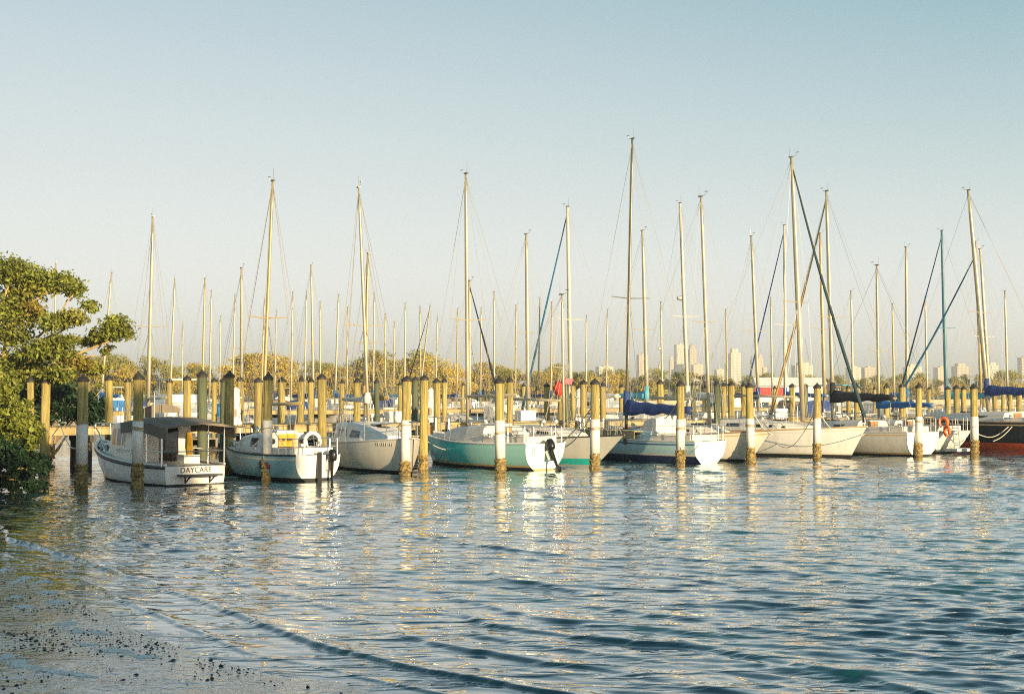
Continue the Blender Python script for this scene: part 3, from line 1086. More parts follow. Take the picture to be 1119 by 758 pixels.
# (px_top, y_top, px_base, depth, bow side -1 left / +1 right, jib, cover, mast material, hull, label)
BACK = [
    (167, 237, 162, 61, -1, None, None, 'mast_alu', 'gel_white', 'white sailboat behind the cabin cruiser, its tall mast above the second sleeved pile'),
    (264, 293, 264, 72, 1, None, 'canvas_white', 'mast_alu', 'gel_cream', 'cream sailboat with thin mast just left of the pale blue sailboat mast'),
    (402, 277, 399, 66, -1, None, 'canvas_tan', 'mast_gold', 'gel_white', 'white sailboat with thick golden mast behind the upright bowed sailboat mast'),
    (513, 307, 513, 75, 1, 'canvas_black', None, 'mast_alu', 'gel_white', 'white sailboat with black furled jib right of the turquoise sailboat mast'),
    (575, 256, 577, 72, 1, None, None, 'mast_alu', 'gel_cream', 'cream sailboat whose bare mast stands left of the teal furled jib'),
    (620, 226, 624, 72, -1, 'canvas_teal', 'canvas_white', 'mast_white', 'gel_white', 'white sailboat with long teal furled jib slanting left from its masthead'),
    (702, 252, 707, 80, 1, None, 'canvas_sky', 'mast_alu', 'gel_white', 'white sailboat with light blue sail cover right of the tall dark mast'),
    (743, 222, 752, 80, -1, None, 'canvas_white', 'mast_white', 'gel_white', 'white sailboat with round radar dome halfway up its mast'),
    (821, 258, 829, 88, 1, None, 'canvas_navy', 'mast_alu', 'gel_cream', 'sailboat with navy sail cover and pale mast, left of the steep navy furled jib'),
    (857, 246, 858, 98, -1, 'canvas_navy', 'canvas_blue', 'mast_white', 'gel_white', 'white sailboat with steep navy furled jib left of the thickest pale mast'),
    (896, 255, 901, 96, 1, None, None, 'mast_gold', 'gel_cream', 'cream sailboat with golden mast close beside the tan furled jib sailboat mast'),
    (990, 270, 991, 100, 1, None, 'canvas_blue', 'mast_alu', 'gel_white', 'white sailboat with thin bare mast left of the blue painted mast'),
    (1029, 252, 1034, 92, -1, 'canvas_teal', 'canvas_sky', 'mast_blue', 'gel_white', 'white sailboat with blue painted mast and teal furled jib slanting left'),
    (1071, 272, 1082, 92, 1, None, 'canvas_navy', 'mast_white', 'gel_white', 'white sailboat with pale mast just right of the black yacht mast'),
    (1066, 264, 1072, 118, 1, None, None, 'mast_gold', 'gel_cream', 'far cream sailboat, its mast almost hidden behind the black yacht mast'),
    (122, 298, 110, 108, -1, None, 'canvas_blue', 'mast_alu', 'gel_white', 'sailboat with leaning mast beside the right edge of the big tree'),
    (165, 308, 161, 128, 1, None, None, 'mast_gold', 'gel_white', 'far sailboat, mast just left of the tall mast over the second sleeved pile'),
    (191, 304, 186, 118, -1, None, 'canvas_navy', 'mast_alu', 'gel_cream', 'far sailboat, single mast right of the tall mast over the second sleeved pile'),
    (224, 304, 221, 122, 1, None, None, 'mast_gold', 'gel_white', 'far sailboat, golden mast above the brown canvas canopy'),
    (231, 318, 229, 150, -1, None, None, 'mast_alu', 'gel_white', 'far sailboat, shorter mast just right of the golden mast above the canopy'),
    (257, 322, 254, 142, 1, None, 'canvas_tan', 'mast_alu', 'gel_cream', 'far sailboat, short mast just left of the thin cream sailboat mast'),
    (289, 325, 286, 150, -1, None, None, 'mast_gold', 'gel_white', 'far sailboat, short mast close behind the pale blue sailboat mast'),
    (340, 290, 343, 102, 1, None, 'canvas_navy', 'mast_alu', 'gel_white', 'sailboat with tallest mast of the cluster between pale blue and upright bowed sailboats'),
    (335, 318, 333, 150, -1, None, None, 'mast_alu', 'gel_cream', 'far sailboat, short mast leftmost of the cluster right of pale blue sailboat'),
    (350, 330, 350, 158, 1, None, 'canvas_blue', 'mast_gold', 'gel_white', 'far sailboat with blue cover, short mast right of the cluster tallest mast'),
    (370, 322, 366, 140, -1, None, 'canvas_blue', 'mast_alu', 'gel_white', 'far sailboat, slightly leaning mast left of the upright bowed sailboat mast'),
    (380, 335, 379, 168, 1, None, None, 'mast_gold', 'gel_cream', 'far sailboat, shortest mast left of the upright bowed sailboat mast'),
    (409, 320, 408, 150, -1, None, 'canvas_blue', 'mast_alu', 'gel_white', 'far sailboat, thin mast just right of the thick golden mast'),
    (421, 343, 421, 172, 1, None, None, 'mast_gold', 'gel_white', 'far sailboat, lowest mast right of the thick golden mast'),
    (443, 331, 442, 150, 1, None, 'canvas_sky', 'mast_alu', 'gel_cream', 'far sailboat with mast directly above the sleeved pile of the upright bowed sailboat'),
    (459, 335, 460, 162, -1, None, None, 'mast_gold', 'gel_white', 'far sailboat, thin mast above the finger pier end'),
    (470, 334, 457, 142, -1, 'canvas_black', None, 'mast_alu', 'gel_white', 'far sailboat with dark furled jib and leaning mast above the finger pier end'),
    (500, 337, 499, 162, 1, None, 'canvas_navy', 'mast_gold', 'gel_white', 'far sailboat, short mast just left of the turquoise sailboat mast'),
    (540, 319, 540, 142, -1, None, 'canvas_navy', 'mast_alu', 'gel_cream', 'far sailboat, lone thin mast above the sleeved pile of the turquoise sailboat'),
    (564, 333, 563, 162, 1, None, None, 'mast_gold', 'gel_white', 'far sailboat, short mast left of the bare cream sailboat mast'),
    (590, 326, 588, 152, -1, None, 'canvas_tan', 'mast_alu', 'gel_white', 'far sailboat, short mast crossed by the teal furled jib'),
    (603, 330, 602, 150, 1, None, 'canvas_navy', 'mast_gold', 'gel_cream', 'far sailboat, short mast just right of the teal furled jib'),
    (61, 287, 60, 108, 1, None, None, 'mast_alu', 'gel_white', 'sailboat hidden behind the big tree, only its masthead above the leaves'),
    (200, 352, 199, 190, 1, None, 'canvas_blue', 'mast_alu', 'gel_white', 'very far sailboat, low mast left of the brown canopy middle'),
    (478, 345, 476, 180, -1, None, 'canvas_navy', 'mast_alu', 'gel_white', 'very far sailboat, low mast between finger pier end and turquoise sailboat mast'),
    (241, 345, 240, 172, 1, None, None, 'mast_alu', 'gel_white', 'very far sailboat, low mast between the two golden masts left of the pale blue sailboat'),
    (302, 340, 300, 165, -1, None, 'canvas_navy', 'mast_alu', 'gel_cream', 'very far sailboat, low mast just right of the pale blue sailboat mast'),
    (320, 319, 318, 140, 1, None, None, 'mast_alu', 'gel_white', 'far sailboat, lone thin mast midway right of the pale blue sailboat mast'),
    (431, 352, 430, 185, -1, None, None, 'mast_gold', 'gel_white', 'very far sailboat, lowest mast left of the finger pier end'),
    (526, 336, 525, 165, 1, None, 'canvas_blue', 'mast_alu', 'gel_white', 'very far sailboat, low mast just right of the black furled jib'),
    (641, 345, 640, 175, -1, None, None, 'mast_alu', 'gel_cream', 'very far sailboat, low mast left of the sleeved pile before the grey bow'),
    (664, 338, 662, 160, 1, None, 'canvas_navy', 'mast_alu', 'gel_white', 'very far sailboat, low mast just left of the tall dark mast'),
    (722, 330, 724, 150, -1, None, None, 'mast_alu', 'gel_white', 'far sailboat, short mast left of the mast with the radar dome'),
    (793, 338, 795, 165, 1, None, 'canvas_tan', 'mast_gold', 'gel_white', 'very far sailboat, low mast between cream raked bow mast and navy covered one'),
    (842, 325, 844, 150, -1, None, None, 'mast_alu', 'gel_cream', 'far sailboat, short mast crossed by the steep navy furled jib'),
    (930, 318, 932, 140, 1, None, 'canvas_blue', 'mast_alu', 'gel_white', 'far sailboat, thin mast right of the dark green furled jib'),
    (975, 332, 977, 155, -1, None, None, 'mast_gold', 'gel_white', 'very far sailboat, low mast right of the scooped stern sailboat mast'),
    (1011, 325, 1013, 150, 1, None, None, 'mast_alu', 'gel_cream', 'far sailboat, short mast between thin bare mast and blue painted mast'),
    (1098, 318, 1101, 145, -1, None, 'canvas_navy', 'mast_alu', 'gel_white', 'far sailboat, rightmost short mast beyond the black yacht'),
]


def back_boat(pt, py, pb, d, side, jib, cover, mm, hullm, label, idx):
    rnd = random.Random(100 + idx)
    top_z = zat(py, d)
    L = max(6.5, min(11.5, top_z / 1.32))
    ang = (VANG if side < 0 else VANG + math.pi) + R(rnd.uniform(-8, 8))
    f = Vector((math.cos(ang), math.sin(ang), 0))
    mx = L * .57
    base = Vector((xat(pb, d), d, 0))
    st = base - f * mx
    r = boat_root('moored_sailboat', label, st, ang, 'sailboat', GROUP_BACK)
    B = L * .32
    h = Hull(L, B, .95 + .02 * L, 1.1 + .035 * L, .68, .42, 1.1, .1, 2.1, .06)
    stripe = rnd.choice(['stripe_white', 'stripe_navy', 'stripe_gold', 'bottom_maroon'])
    h.mesh('hull', r, hullm, stripe, rnd.choice(['bottom_black', 'bottom_navy', 'bottom_maroon']), .12, sheer_stripe=rnd.choice(['stripe_navy', 'stripe_gold', hullm]), n=12)
    h.transom(r, 'gel_white', 'bottom_black', .12)
    h.deck(r, 'gel_deck', n=10)
    z0 = h.dz(L * .4) - .02
    zr = z0 + .5
    stn = [(L * .30, B * .37, B * .31, z0, zr), (L * .46, B * .38, B * .30, z0, zr), (L * .62, B * .31, B * .22, z0 + .03, zr - .1), (L * .72, B * .18, B * .11, z0 + .08, zr - .25)]
    c = cabin(stn, 'gel_deck', r)
    windows(stn, c, L * .34, L * .55, .42, .8)
    cockpit(r, h, .4, L * .29, 'gel_deck', .25)
    guard_rails(r, h, .25, .6, 4, wires=1)
    if rnd.random() < .5:
        m = MB(); rings = []
        for x, zz, ww in ((L * .38, zr, B * .27), (L * .34, zr + .5, B * .30), (L * .26, zr + .6, B * .31)):
            rings.append([(x, -ww, z0 + .1), (x, -ww * .95, zz - .1), (x, -ww * .6, zz), (x, 0, zz + .05), (x, ww * .6, zz), (x, ww * .95, zz - .1), (x, ww, z0 + .1)])
        m.loft(rings); m.build('dodger', rnd.choice(['canvas_white', 'canvas_navy', 'canvas_taupe', 'canvas_white', 'canvas_blue']), r)
    top = local(st, ang, at(pt, py, d))
    k = d / 60.0
    add_rig(r, h, mx, zr - .08, top, mm, .062 + .010 * L * .7, jib=jib, jib_r=.062, spread=(.46,), boom=L * .38, cover=cover is not None,
            cover_m=cover or 'canvas_navy', boom_z=.95, radar=.55 if 'radar' in label else None, wire=.0065, cover_h=.24)
    return r


for i, b in enumerate(BACK):
    back_boat(*b, i)


# motor yachts that fill the gaps behind the dock
def motor_yacht(px, d, L, side, label, name='motor_yacht', hullm='gel_white', canopy='canvas_white'):
    ang = (VANG if side < 0 else VANG + math.pi)
    f = Vector((math.cos(ang), math.sin(ang), 0))
    st = Vector((xat(px, d), d, 0)) - f * L * .5
    r = boat_root(name, label, st, ang, 'motor yacht', 'motor yachts behind the dock')
    h = Hull(L, L * .34, 1.0, 1.6, .86, .35, 1.2, 0, 2.4, .05, square=True)
    h.mesh('hull', r, hullm, 'stripe_navy', 'bottom_black', .14, n=12)
    h.transom(r, 'gel_white', 'bottom_black', .14)
    h.deck(r, 'gel_deck', n=10)
    B = h.B
    stn = [(L * .22, B * .42, B * .38, 1.0, 2.15), (L * .5, B * .42, B * .36, 1.05, 2.15), (L * .60, B * .38, B * .28, 1.1, 1.95), (L * .74, B * .28, B * .18, 1.2, 1.6)]
    c = cabin(stn, 'gel_white', r)
    for a, b in ((.25, .36), (.38, .49)):
        windows(stn, c, L * a, L * b, .5, .85)
    m = MB()
    m.box((L * .36, 0, 2.42), (L * .30, B * .66, .5), taper=.86)
    fb = m.build('flybridge', 'gel_white', r)
    m = MB(); m.box((L * .36, 0, 3.55), (L * .28, B * .6, .08)); m.build('bimini_top', canopy, r)
    m = MB()
    for x in (.25, .47):
        for y in (-.27, .27):
            m.tube([(L * x, B * y, 2.6), (L * x, B * y, 3.52)], .025, 6)
    m.build('bimini_frame', 'steel', r)
    guard_rails(r, h, .4, .7, 5, wires=1, pushpit=False)
    return r


motor_yacht(205, 84, 9.5, 1, 'white motor yacht behind the brown canvas canopy with pale flat bimini top', canopy='canvas_white')
motor_yacht(430, 172, 11, -1, 'far white motor yacht right of the thick golden mast', canopy='canvas_blue')
motor_yacht(660, 150, 11, 1, 'far white motor yacht with navy top left of the tall dark mast', canopy='canvas_navy')
motor_yacht(785, 125, 10, -1, 'white motor yacht with taupe top behind the cream raked bow sailboat', canopy='canvas_taupe')
motor_yacht(930, 130, 11, 1, 'white motor yacht with sky blue top behind the black sail cover', canopy='canvas_sky')
motor_yacht(310, 180, 11, 1, 'far white motor yacht right of the pale blue sailboat mast', canopy='canvas_tan')
motor_yacht(115, 165, 11, -1, 'far white motor yacht between the first and second sleeved piles', canopy='canvas_white')
motor_yacht(560, 185, 11, 1, 'far white motor yacht right of the turquoise sailboat mast', canopy='canvas_taupe')

# ------------------------------------------------------------------ piles
GROUP_PF = 'sleeved mooring piles in the front row'
GROUP_PB = 'plain timber piles along the docks'


def make_pile(loc, ztop, rad, sleeve=None, barn=(.0, .45), dark=False, lean=(0, 0), cap=True, name='mooring_pile', capmat='pile_cap'):
    r = empty(name, loc)
    r.rotation_euler = (lean[0], lean[1], random.uniform(0, 6.28))
    rad *= random.uniform(.92, 1.1)
    n = 14
    s = MB(); s.lathe([(rad * 1.02, -.9), (rad, .5), (rad * .97, ztop * .6), (rad * .93, ztop)], n, wob=rad * .02)
    s.build('shaft', 'pile_wood_shaded' if dark else 'pile_wood', r, smooth=True)
    if cap:
        ch = random.uniform(.07, .15)
        c = MB(); c.lathe([(rad * 1.08, ztop - .06), (rad * 1.14, ztop + .0), (rad * .8, ztop + .06), (rad * .35, ztop + .06 + ch * .5), (.02, ztop + .06 + ch)], n)
        c.build('cap', capmat, r)
    if sleeve:
        c = MB(); c.lathe([(rad * 1.07, sleeve[0]), (rad * 1.08, (sleeve[0] + sleeve[1]) / 2), (rad * 1.07, sleeve[1])], n, wob=rad * .008)
        c.build('sleeve', 'pile_sleeve', r, smooth=True)
        rw = MB()
        zr_ = sleeve[1] - random.uniform(.02, .5)
        rw.tube([(rad * 1.13 * math.cos(a_), rad * 1.13 * math.sin(a_), zr_ + .012 * a_ / 6.28 * 3 + .03 * math.sin(a_)) for a_ in [i_ * .45 for i_ in range(random.choice([15, 29, 43]))]], .014, 5)
        rw.build('rope_wrap', 'rope_tan', r, smooth=True)
    b = MB()
    prof = []
    z = -.5
    while z < barn[1]:
        prof.append((rad * random.uniform(1.06, 1.34), z)); z += .05
    prof.append((rad * 1.03, barn[1] + .04))
    b.lathe(prof, 20, wob=rad * .14)
    b.build('barnacle_crust', 'barnacle', r)
    return r


FRONT = [  # px, y_top, y_sleeve_top, y_sleeve_bottom, label
    (90, 408, 462, 508, 'leftmost sleeved mooring pile, standing alone between shrub and cabin cruiser'),
    (151, 406, 460, 507, 'sleeved mooring pile in front of the cabin cruiser side'),
    (292, 407, 459, 503, 'sleeved mooring pile in front of the pale blue sailboat'),
    (443, 409, 459, 504, 'sleeved mooring pile at the bow of the upright bowed white sailboat'),
    (547, 411, 459, 501, 'sleeved mooring pile in front of the turquoise hull'),
    (650, 413, 458, 496, 'sleeved mooring pile before the grey bow with teal bottom paint'),
    (743, 415, 458, 492, 'sleeved mooring pile before the stern of the navy banded sailboat'),
    (820, 417, 457, 489, 'sleeved mooring pile before the cream raked bow'),
    (892, 418, 456, 485, 'sleeved mooring pile before the middle of the long white hull'),
    (1003, 418, 455, 484, 'sleeved mooring pile at the rounded white stern with black sail cover'),
    (1064, 419, 455, 481, 'sleeved mooring pile at the left end of the black hull'),
]
for i, (px, yt, ys, yb, lab) in enumerate(FRONT):
    p = slip(px, -1.5 if i < 2 else -1.7 if i == 4 else 0)
    zt = zat(yt, p.y) - .17
    lean = (random.uniform(-.022, .022), random.uniform(-.022, .022))
    zb = zat(yb, p.y)
    o = make_pile(p, zt, .15 if i > 1 else .15, (zb - .05, zat(ys, p.y)), (0, zb), lean=lean)
    tag(o, lab, 'pile', GROUP_PF)

BACKP = [  # px, y_top, offset from the front row, radius, dark
    (35, 410, 8.7, .15, 0), (49, 411, 8.7, .19, 0), (222, 404, 3.2, .21, 1), (250, 405, 3.6, .20, 0), (353, 407, 4.2, .19, 0),
    (463, 408, 2.2, .18, 0), (557, 411, 4.5, .17, 0),
    (120, 409, 11.8, .18, 0), (205, 409, 11.8, .18, 0), (264, 410, 11.8, .18, 0), (283, 411, 8.8, .18, 0), (307, 411, 11.9, .18, 0),
    (328, 411, 14.5, .18, 0), (340, 412, 17.5, .17, 0), (390, 412, 11.9, .18, 0), (413, 413, 16, .15, 1), (453, 410, 12, .16, 1), (478, 412, 8.8, .2, 0), (486, 412, 12, .16, 0),
    (598, 417, 13, .18, 0), (612, 415, 11.9, .18, 0), (619, 416, 8.8, .19, 1), (626, 416, 12, .16, 0), (638, 414, 8.7, .19, 0), (659, 417, 12, .16, 0),
    (723, 414, 8.8, .20, 0), (757, 416, 12, .17, 1), (784, 416, 8.8, .21, 1), (791, 417, 12, .17, 0), (799, 416, 8.7, .20, 0), (811, 417, 12, .17, 0), (865, 418, 8.8, .20, 0), (880, 418, 12, .17, 1),
    (928, 420, 12, .17, 0), (936, 419, 8.8, .18, 0), (968, 419, 8.8, .18, 0), (985, 418, 8.7, .21, 0), (1036, 421, 12, .18, 0), (1045, 420, 8.8, .22, 0), (1053, 421, 12, .18, 0),
    (1087, 421, 12, .18, 0), (1095, 422, 16, .17, 0), (1103, 422, 12, .18, 0), (1113, 423, 8.8, .19, 0),
    (140, 412, 24, .17, 0), (235, 412, 24, .17, 0), (245, 411, 13, .18, 1), (186, 413, 26, .17, 0), (373, 414, 26, .16, 0), (437, 416, 26, .16, 0), (505, 417, 28, .16, 0), (573, 418, 28, .16, 0),
    (678, 419, 26, .16, 0), (705, 420, 28, .16, 0), (770, 420, 26, .16, 0), (846, 421, 28, .16, 0), (912, 421, 26, .16, 0), (955, 422, 28, .16, 0), (1015, 422, 26, .16, 0), (1075, 423, 26, .16, 0),
]
BP = sorted([(px, yt, off, rad, dk) for (px, yt, off, rad, dk) in BACKP])
for i, (px, yt, off, rad, dk) in enumerate(BP):
    p = slip(px, off)
    zt = max(2.6, min(4.6, zat(yt, p.y) - .17))
    o = make_pile(p, zt, rad * .80, None, (0, .5), dark=bool(dk), lean=(random.uniform(-.022, .022), random.uniform(-.022, .022)), name='dock_pile')
    k = i if i < 30 else len(BP) - 1 - i
    end = 'left' if i < 30 else 'right'
    lab = '%s plain timber pile without sleeve, %s from the %s end of the dock' % ('shade coloured' if dk else 'sunlit', ORD[k], end)
    tag(o, lab, 'pile', GROUP_PB)


# ------------------------------------------------------------------ docks
def slip_pt(px, off, z=0):
    p = slip(px, off)
    return Vector((p.x, p.y, z))


def dock(name, label, a, b, width, zdeck, group='docks of the marina', plank=.16, beam_m='dock_wood', supports=True):
    """a, b: ends of the front edge"""
    a, b = Vector(a), Vector(b)
    L = (b - a).length
    ang = math.atan2(b.y - a.y, b.x - a.x)
    r = empty(name, (a.x, a.y, 0), ang)
    tag(r, label, 'dock', group)
    m = MB()
    x = 0
    rnd = random.Random(int(L * 100))
    while x < L:
        m.box((x + plank / 2, width / 2, zdeck - .02 + rnd.uniform(-.006, .006)), (plank - .012, width + .1 + rnd.uniform(-.02, .02), .04))
        x += plank
    m.build('deck_boards', beam_m, r)
    for y in (.02, width - .02):
        m = MB()
        x = 0
        while x < L:
            l = min(4.2, L - x)
            m.box((x + l / 2, y, zdeck - .17 + rnd.uniform(-.012, .012)), (l - .015, .07, .24))
            x += l
        m.build('side_beam', beam_m, r)
    x = .4
    while x < L:
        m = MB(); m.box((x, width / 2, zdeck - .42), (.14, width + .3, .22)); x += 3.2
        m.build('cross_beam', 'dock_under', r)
    if supports:
        x = .4
        m = MB()
        while x < L:
            for y in (.22, width - .22):
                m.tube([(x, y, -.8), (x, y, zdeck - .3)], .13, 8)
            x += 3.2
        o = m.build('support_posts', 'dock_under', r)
        o['kind'] = 'stuff'
    return r


ZD = 1.5
A0 = P0 + U * -19 + V * 9.2
A1 = P0 + U * 62 + V * 9.2
dock('main_dock', 'long timber dock running behind the front row of boats', A0, A1, 2.2, ZD)
# finger piers from the main dock out to the front row
for px, offs, lab in ((238, 3.2, 'grey finger pier between the cabin cruiser and the pale blue sailboat'),
                      (457, 2.0, 'short finger pier between the upright bowed and turquoise sailboats'),
                      (712, 3.0, 'finger pier hidden between grey bow and navy banded sailboat')):
    a = slip(px, offs)
    b = a + V * (9.1 - offs)
    rr = dock('finger_pier', lab, a, b, .9, 1.22, beam_m='dock_grey' if px < 300 else 'dock_wood')
B0 = P0 + U * -10 + V * 48
dock('outer_dock', 'far timber dock behind the second row of boats', B0, B0 + U * 110, 2.2, 1.6, supports=False)
C0 = Vector((-48, 138, 0))
dock('inner_dock', 'farthest low dock near the golden trees on the left', C0, C0 + Vector((70, 16, 0)), 2.2, 1.3, supports=False)

# dock furniture
for px, lab in ((101, None),):
    pass


def dock_box(px, off, lab, sz=(.8, .5, .46)):
    p = slip_pt(px, off, ZD)
    r = empty('dock_box', p, math.atan2(U.y, U.x))
    tag(r, lab, 'dock box', 'white boxes on the dock')
    m = MB(); m.box((0, 0, sz[2] * .42 + .005), (sz[0], sz[1], sz[2] * .84), taper=.96); m.build('box_body', 'plastic_white', r)
    m = MB(); m.box((0, 0, sz[2] * .9 + .006), (sz[0] * 1.06, sz[1] * 1.08, sz[2] * .16), taper=.92); m.build('lid', 'plastic_white', r)


for px, lab in ((183, 'white dock box behind the cabin cruiser canopy'), (432, 'white dock box left of the upright bowed sailboat pile'),
                (574, 'white dock box behind the turquoise cockpit'), (850, 'white dock box behind the long white hull')):
    dock_box(px, 10.6, lab)


def pedestal(px, off, lab):
    p = slip_pt(px, off, ZD)
    r = empty('power_pedestal', p)
    tag(r, lab, 'power pedestal', 'lighthouse shaped power pedestals')
    m = MB(); m.lathe([(.24, .0), (.24, .12), (.20, .14), (.15, 1.0)], 8); m.build('tower', 'plastic_white', r)
    m = MB(); m.lathe([(.22, 1.0), (.22, 1.05), (.13, 1.06), (.13, 1.26), (.17, 1.27), (.12, 1.34), (.02, 1.42)], 8); m.build('lantern', 'plastic_white', r)
    m = MB(); m.box((.0, -.215, .45), (.16, .06, .3)); m.build('outlet_panel', 'lettering_faded', r)


pedestal(258, 9.7, 'white lighthouse shaped power pedestal on dock above the finger pier')
pedestal(471, 9.9, 'white power pedestal on the dock left of the turquoise sailboat bow')
pedestal(633, 9.9, 'white power pedestal on the dock behind the grey bow')
pedestal(916, 9.9, 'white power pedestal on the dock behind the black sail cover')

# orange-brown crate and white fender on the short finger pier
p = slip_pt(459, 2.5, 1.22)
r = empty('wooden_crate', p, math.atan2(U.y, U.x)); tag(r, 'small brown wooden crate on the end of the short finger pier', 'crate')
m = MB(); m.box((.35, .3, .16), (.5, .4, .30)); m.build('crate_body', 'teak', r)
m = MB(); m.box((.35, .3, .32), (.56, .46, .025)); m.build('lid', 'dock_wood', r)

# red cloth and pink wrapped top on the two piles
def bundle(name, label, loc, hgt, rad, m_, cat):
    m = MB()
    rings = []
    for i in range(9):
        k = i / 8
        rr = rad * (.75 + .45 * math.sin(math.pi * (k * .85 + .1))) * (1 + .12 * math.sin(i * 2.4))
        rings.append([(rr * math.cos(a) * (1 + .15 * math.sin(3 * a + i)), rr * math.sin(a) * (1 + .15 * math.sin(3 * a + i)), -hgt * k) for a in [2 * math.pi * j / 14 for j in range(14)]])
    m.loft(rings)
    o = m.build(name, m_, None, smooth=True); o.location = loc
    tag(o, label, cat)


pp = slip(612, 11.9)
bundle('cloth_bundle', 'red cloth bundle hung round a timber pile behind the turquoise sailboat', (pp.x, pp.y, zat(417, pp.y)), .62, .25, 'red_cloth', 'cloth')
pp = slip(619, 8.8)
bundle('pile_cover', 'pink cloth cover over the top of a dark dock pile', (pp.x, pp.y, zat(415, pp.y) + .06), .26, .23, 'pink_cloth', 'cover')


# life buoys on the scoop stern rail
def ring(name, label, loc, ang, m_, R0=.20, r0=.07, cat='life buoy', tilt=.0):
    b = MB(); rings = []
    for i in range(17):
        a = 2 * math.pi * i / 16 * .82 + .6
        rings.append([(r0 * math.cos(q), (R0 + r0 * math.sin(q)) * math.sin(a), -(R0 + r0 * math.sin(q)) * math.cos(a)) for q in [2 * math.pi * j / 8 for j in range(8)]])
    b.loft(rings)
    o = b.build(name, m_, None, smooth=True); o.location = loc; o.rotation_euler = (tilt, 0, ang); tag(o, label, cat, 'orange horseshoe life buoys')


ring('horseshoe_buoy', 'upper orange horseshoe life buoy above the scooped white stern', at(1031, 461.5, 63.0), VANG + R(100), 'orange_foam')
ring('horseshoe_buoy', 'lower orange horseshoe life buoy, just above the boarding ladder of the scooped stern', at(1035, 471, 62.7), VANG + R(70), 'orange_foam', tilt=.4)


# mooring lines
def rope(label, a, b, sag=.25, r=.016, m_='rope_white'):
    a, b = Vector(a), Vector(b)
    pts = []
    for i in range(13):
        k = i / 12
        p = a.lerp(b, k); p.z -= sag * math.sin(math.pi * k)
        pts.append(p)
    m = MB(); m.tube(pts, r, 6)
    o = m.build('mooring_line', m_, None, smooth=True)
    tag(o, label, 'rope', 'mooring lines of the front row')


def fp(i, z, dx=0.0):
    px = FRONT[i][0]
    q = slip(px, -1.5 if i < 2 else -1.7 if i == 4 else 0)
    return (q.x + dx, q.y, z)


rope('white mooring line sagging from the leftmost sleeved pile to the dock', fp(0, 1.2), slip_pt(67, 9.0, 1.56), .35)
rope('mooring line from the pale blue sailboat pile down to its bow', fp(2, 1.9), at(260, 487, 48.2), .25)
rope('mooring line from the pale blue sailboat pile to its stern', fp(2, 1.75, .1), at(332, 497, 43.6), .3)
rope('mooring line wound from the upright bow to its sleeved pile', fp(3, 1.5, -.1), at(447, 478, 47), .1)
rope('upper mooring line from the grey boat foredeck up to its sleeved pile', fp(5, 2.2, -.1), at(608, 487, 53), .15, .022)
rope('lower mooring line from the grey boat foredeck up to its sleeved pile', fp(5, 1.95, -.1), at(616, 489, 52.5), .2, .022)
rope('mooring line from turquoise sailboat bow to the finger pier pile', slip_pt(463, 2.2, 1.1), at(497, 492, 53.5), .12)
rope('mooring line from the cream raked bow back to the sleeved pile', fp(7, 1.95, .1), at(845, 474.5, 54.8), .18)
rope('mooring line drooping along the long white hull', fp(8, 1.9, -.1), at(840, 476, 61), .9)
rope('mooring line from the long white bow to the sleeved pile at its middle', fp(8, 1.9, .1), at(945, 474, 58.6), .6)
rope('mooring line from black yacht rail down to its sleeved pile', fp(10, .95, .1), at(1102, 466, 62.5), .3)
rope('second mooring line on the black hull, steeper', at(1085, 482, 62.0), at(1106, 466, 62.2), .1)
rope('tan mooring line crossing from navy banded sailboat cockpit to its sleeved pile', fp(6, 2.35, -.1), at(726, 457, 54), .1, .02, 'rope_tan')
rope('thin mooring line at the navy banded sailboat stern quarter', fp(6, .8, .1), at(764, 484, 52), .3)
rope('mooring line from the rounded white stern up to its sleeved pile', fp(9, 1.6, .1), at(1016, 476, 60.4), .2)


# ------------------------------------------------------------------ vegetation
def leaf_cloud(mb, c, rad, n, size, up=.35, seed=0, hollow=.35, spread=.17):
    """n leaf shaped faces through an ellipsoid, clumped so that the outline is uneven"""
    rs = np.random.default_rng(seed)
    # sub-clumps
    k = max(3, int(n / 45))
    dirs = rs.normal(size=(k, 3)); dirs /= np.linalg.norm(dirs, axis=1)[:, None]
    cc = dirs * (rs.uniform(hollow, 1, size=(k, 1)) ** .6) * .82
    which = rs.integers(0, k, n)
    p = cc[which] + rs.normal(size=(n, 3)) * spread
    pos = np.array(c) + p * np.array(rad)
    nrm = rs.normal(size=(n, 3)) + np.array([0, 0, up * 2]) + p * .6
    nrm /= np.linalg.norm(nrm, axis=1)[:, None]
    t = rs.normal(size=(n, 3))
    t -= nrm * (t * nrm).sum(1)[:, None]
    t /= np.linalg.norm(t, axis=1)[:, None]
    b = np.cross(nrm, t)
    s = size * rs.uniform(.6, 1.35, n)[:, None]
    v0 = pos - t * s * .5
    v1 = pos + b * s * .26 + nrm * s * .06
    v2 = pos + t * s * .5
    v3 = pos - b * s * .26 + nrm * s * .06
    vs = np.stack([v0, v1, v2, v3], 1).reshape(-1, 3)
    o = len(mb.v)
    mb.v.extend(map(tuple, vs.tolist()))
    for i in range(n):
        a = o + 4 * i
        mb.f.append((a, a + 1, a + 2, a + 3))
        mb.m.append(mb.cur)


def limb(mb, pts, r0, r1, n=8, wig=.0):
    pts = [Vector(p) for p in pts]
    # subdivide softly
    out = []
    for a, b in zip(pts[:-1], pts[1:]):
        for k in range(3):
            out.append(a.lerp(b, k / 3) + Vector((random.uniform(-wig, wig), random.uniform(-wig, wig), random.uniform(-wig, wig))))
    out.append(pts[-1])
    k = len(out)
    mb.tube(out, [r0 + (r1 - r0) * i / (k - 1) for i in range(k)], n)


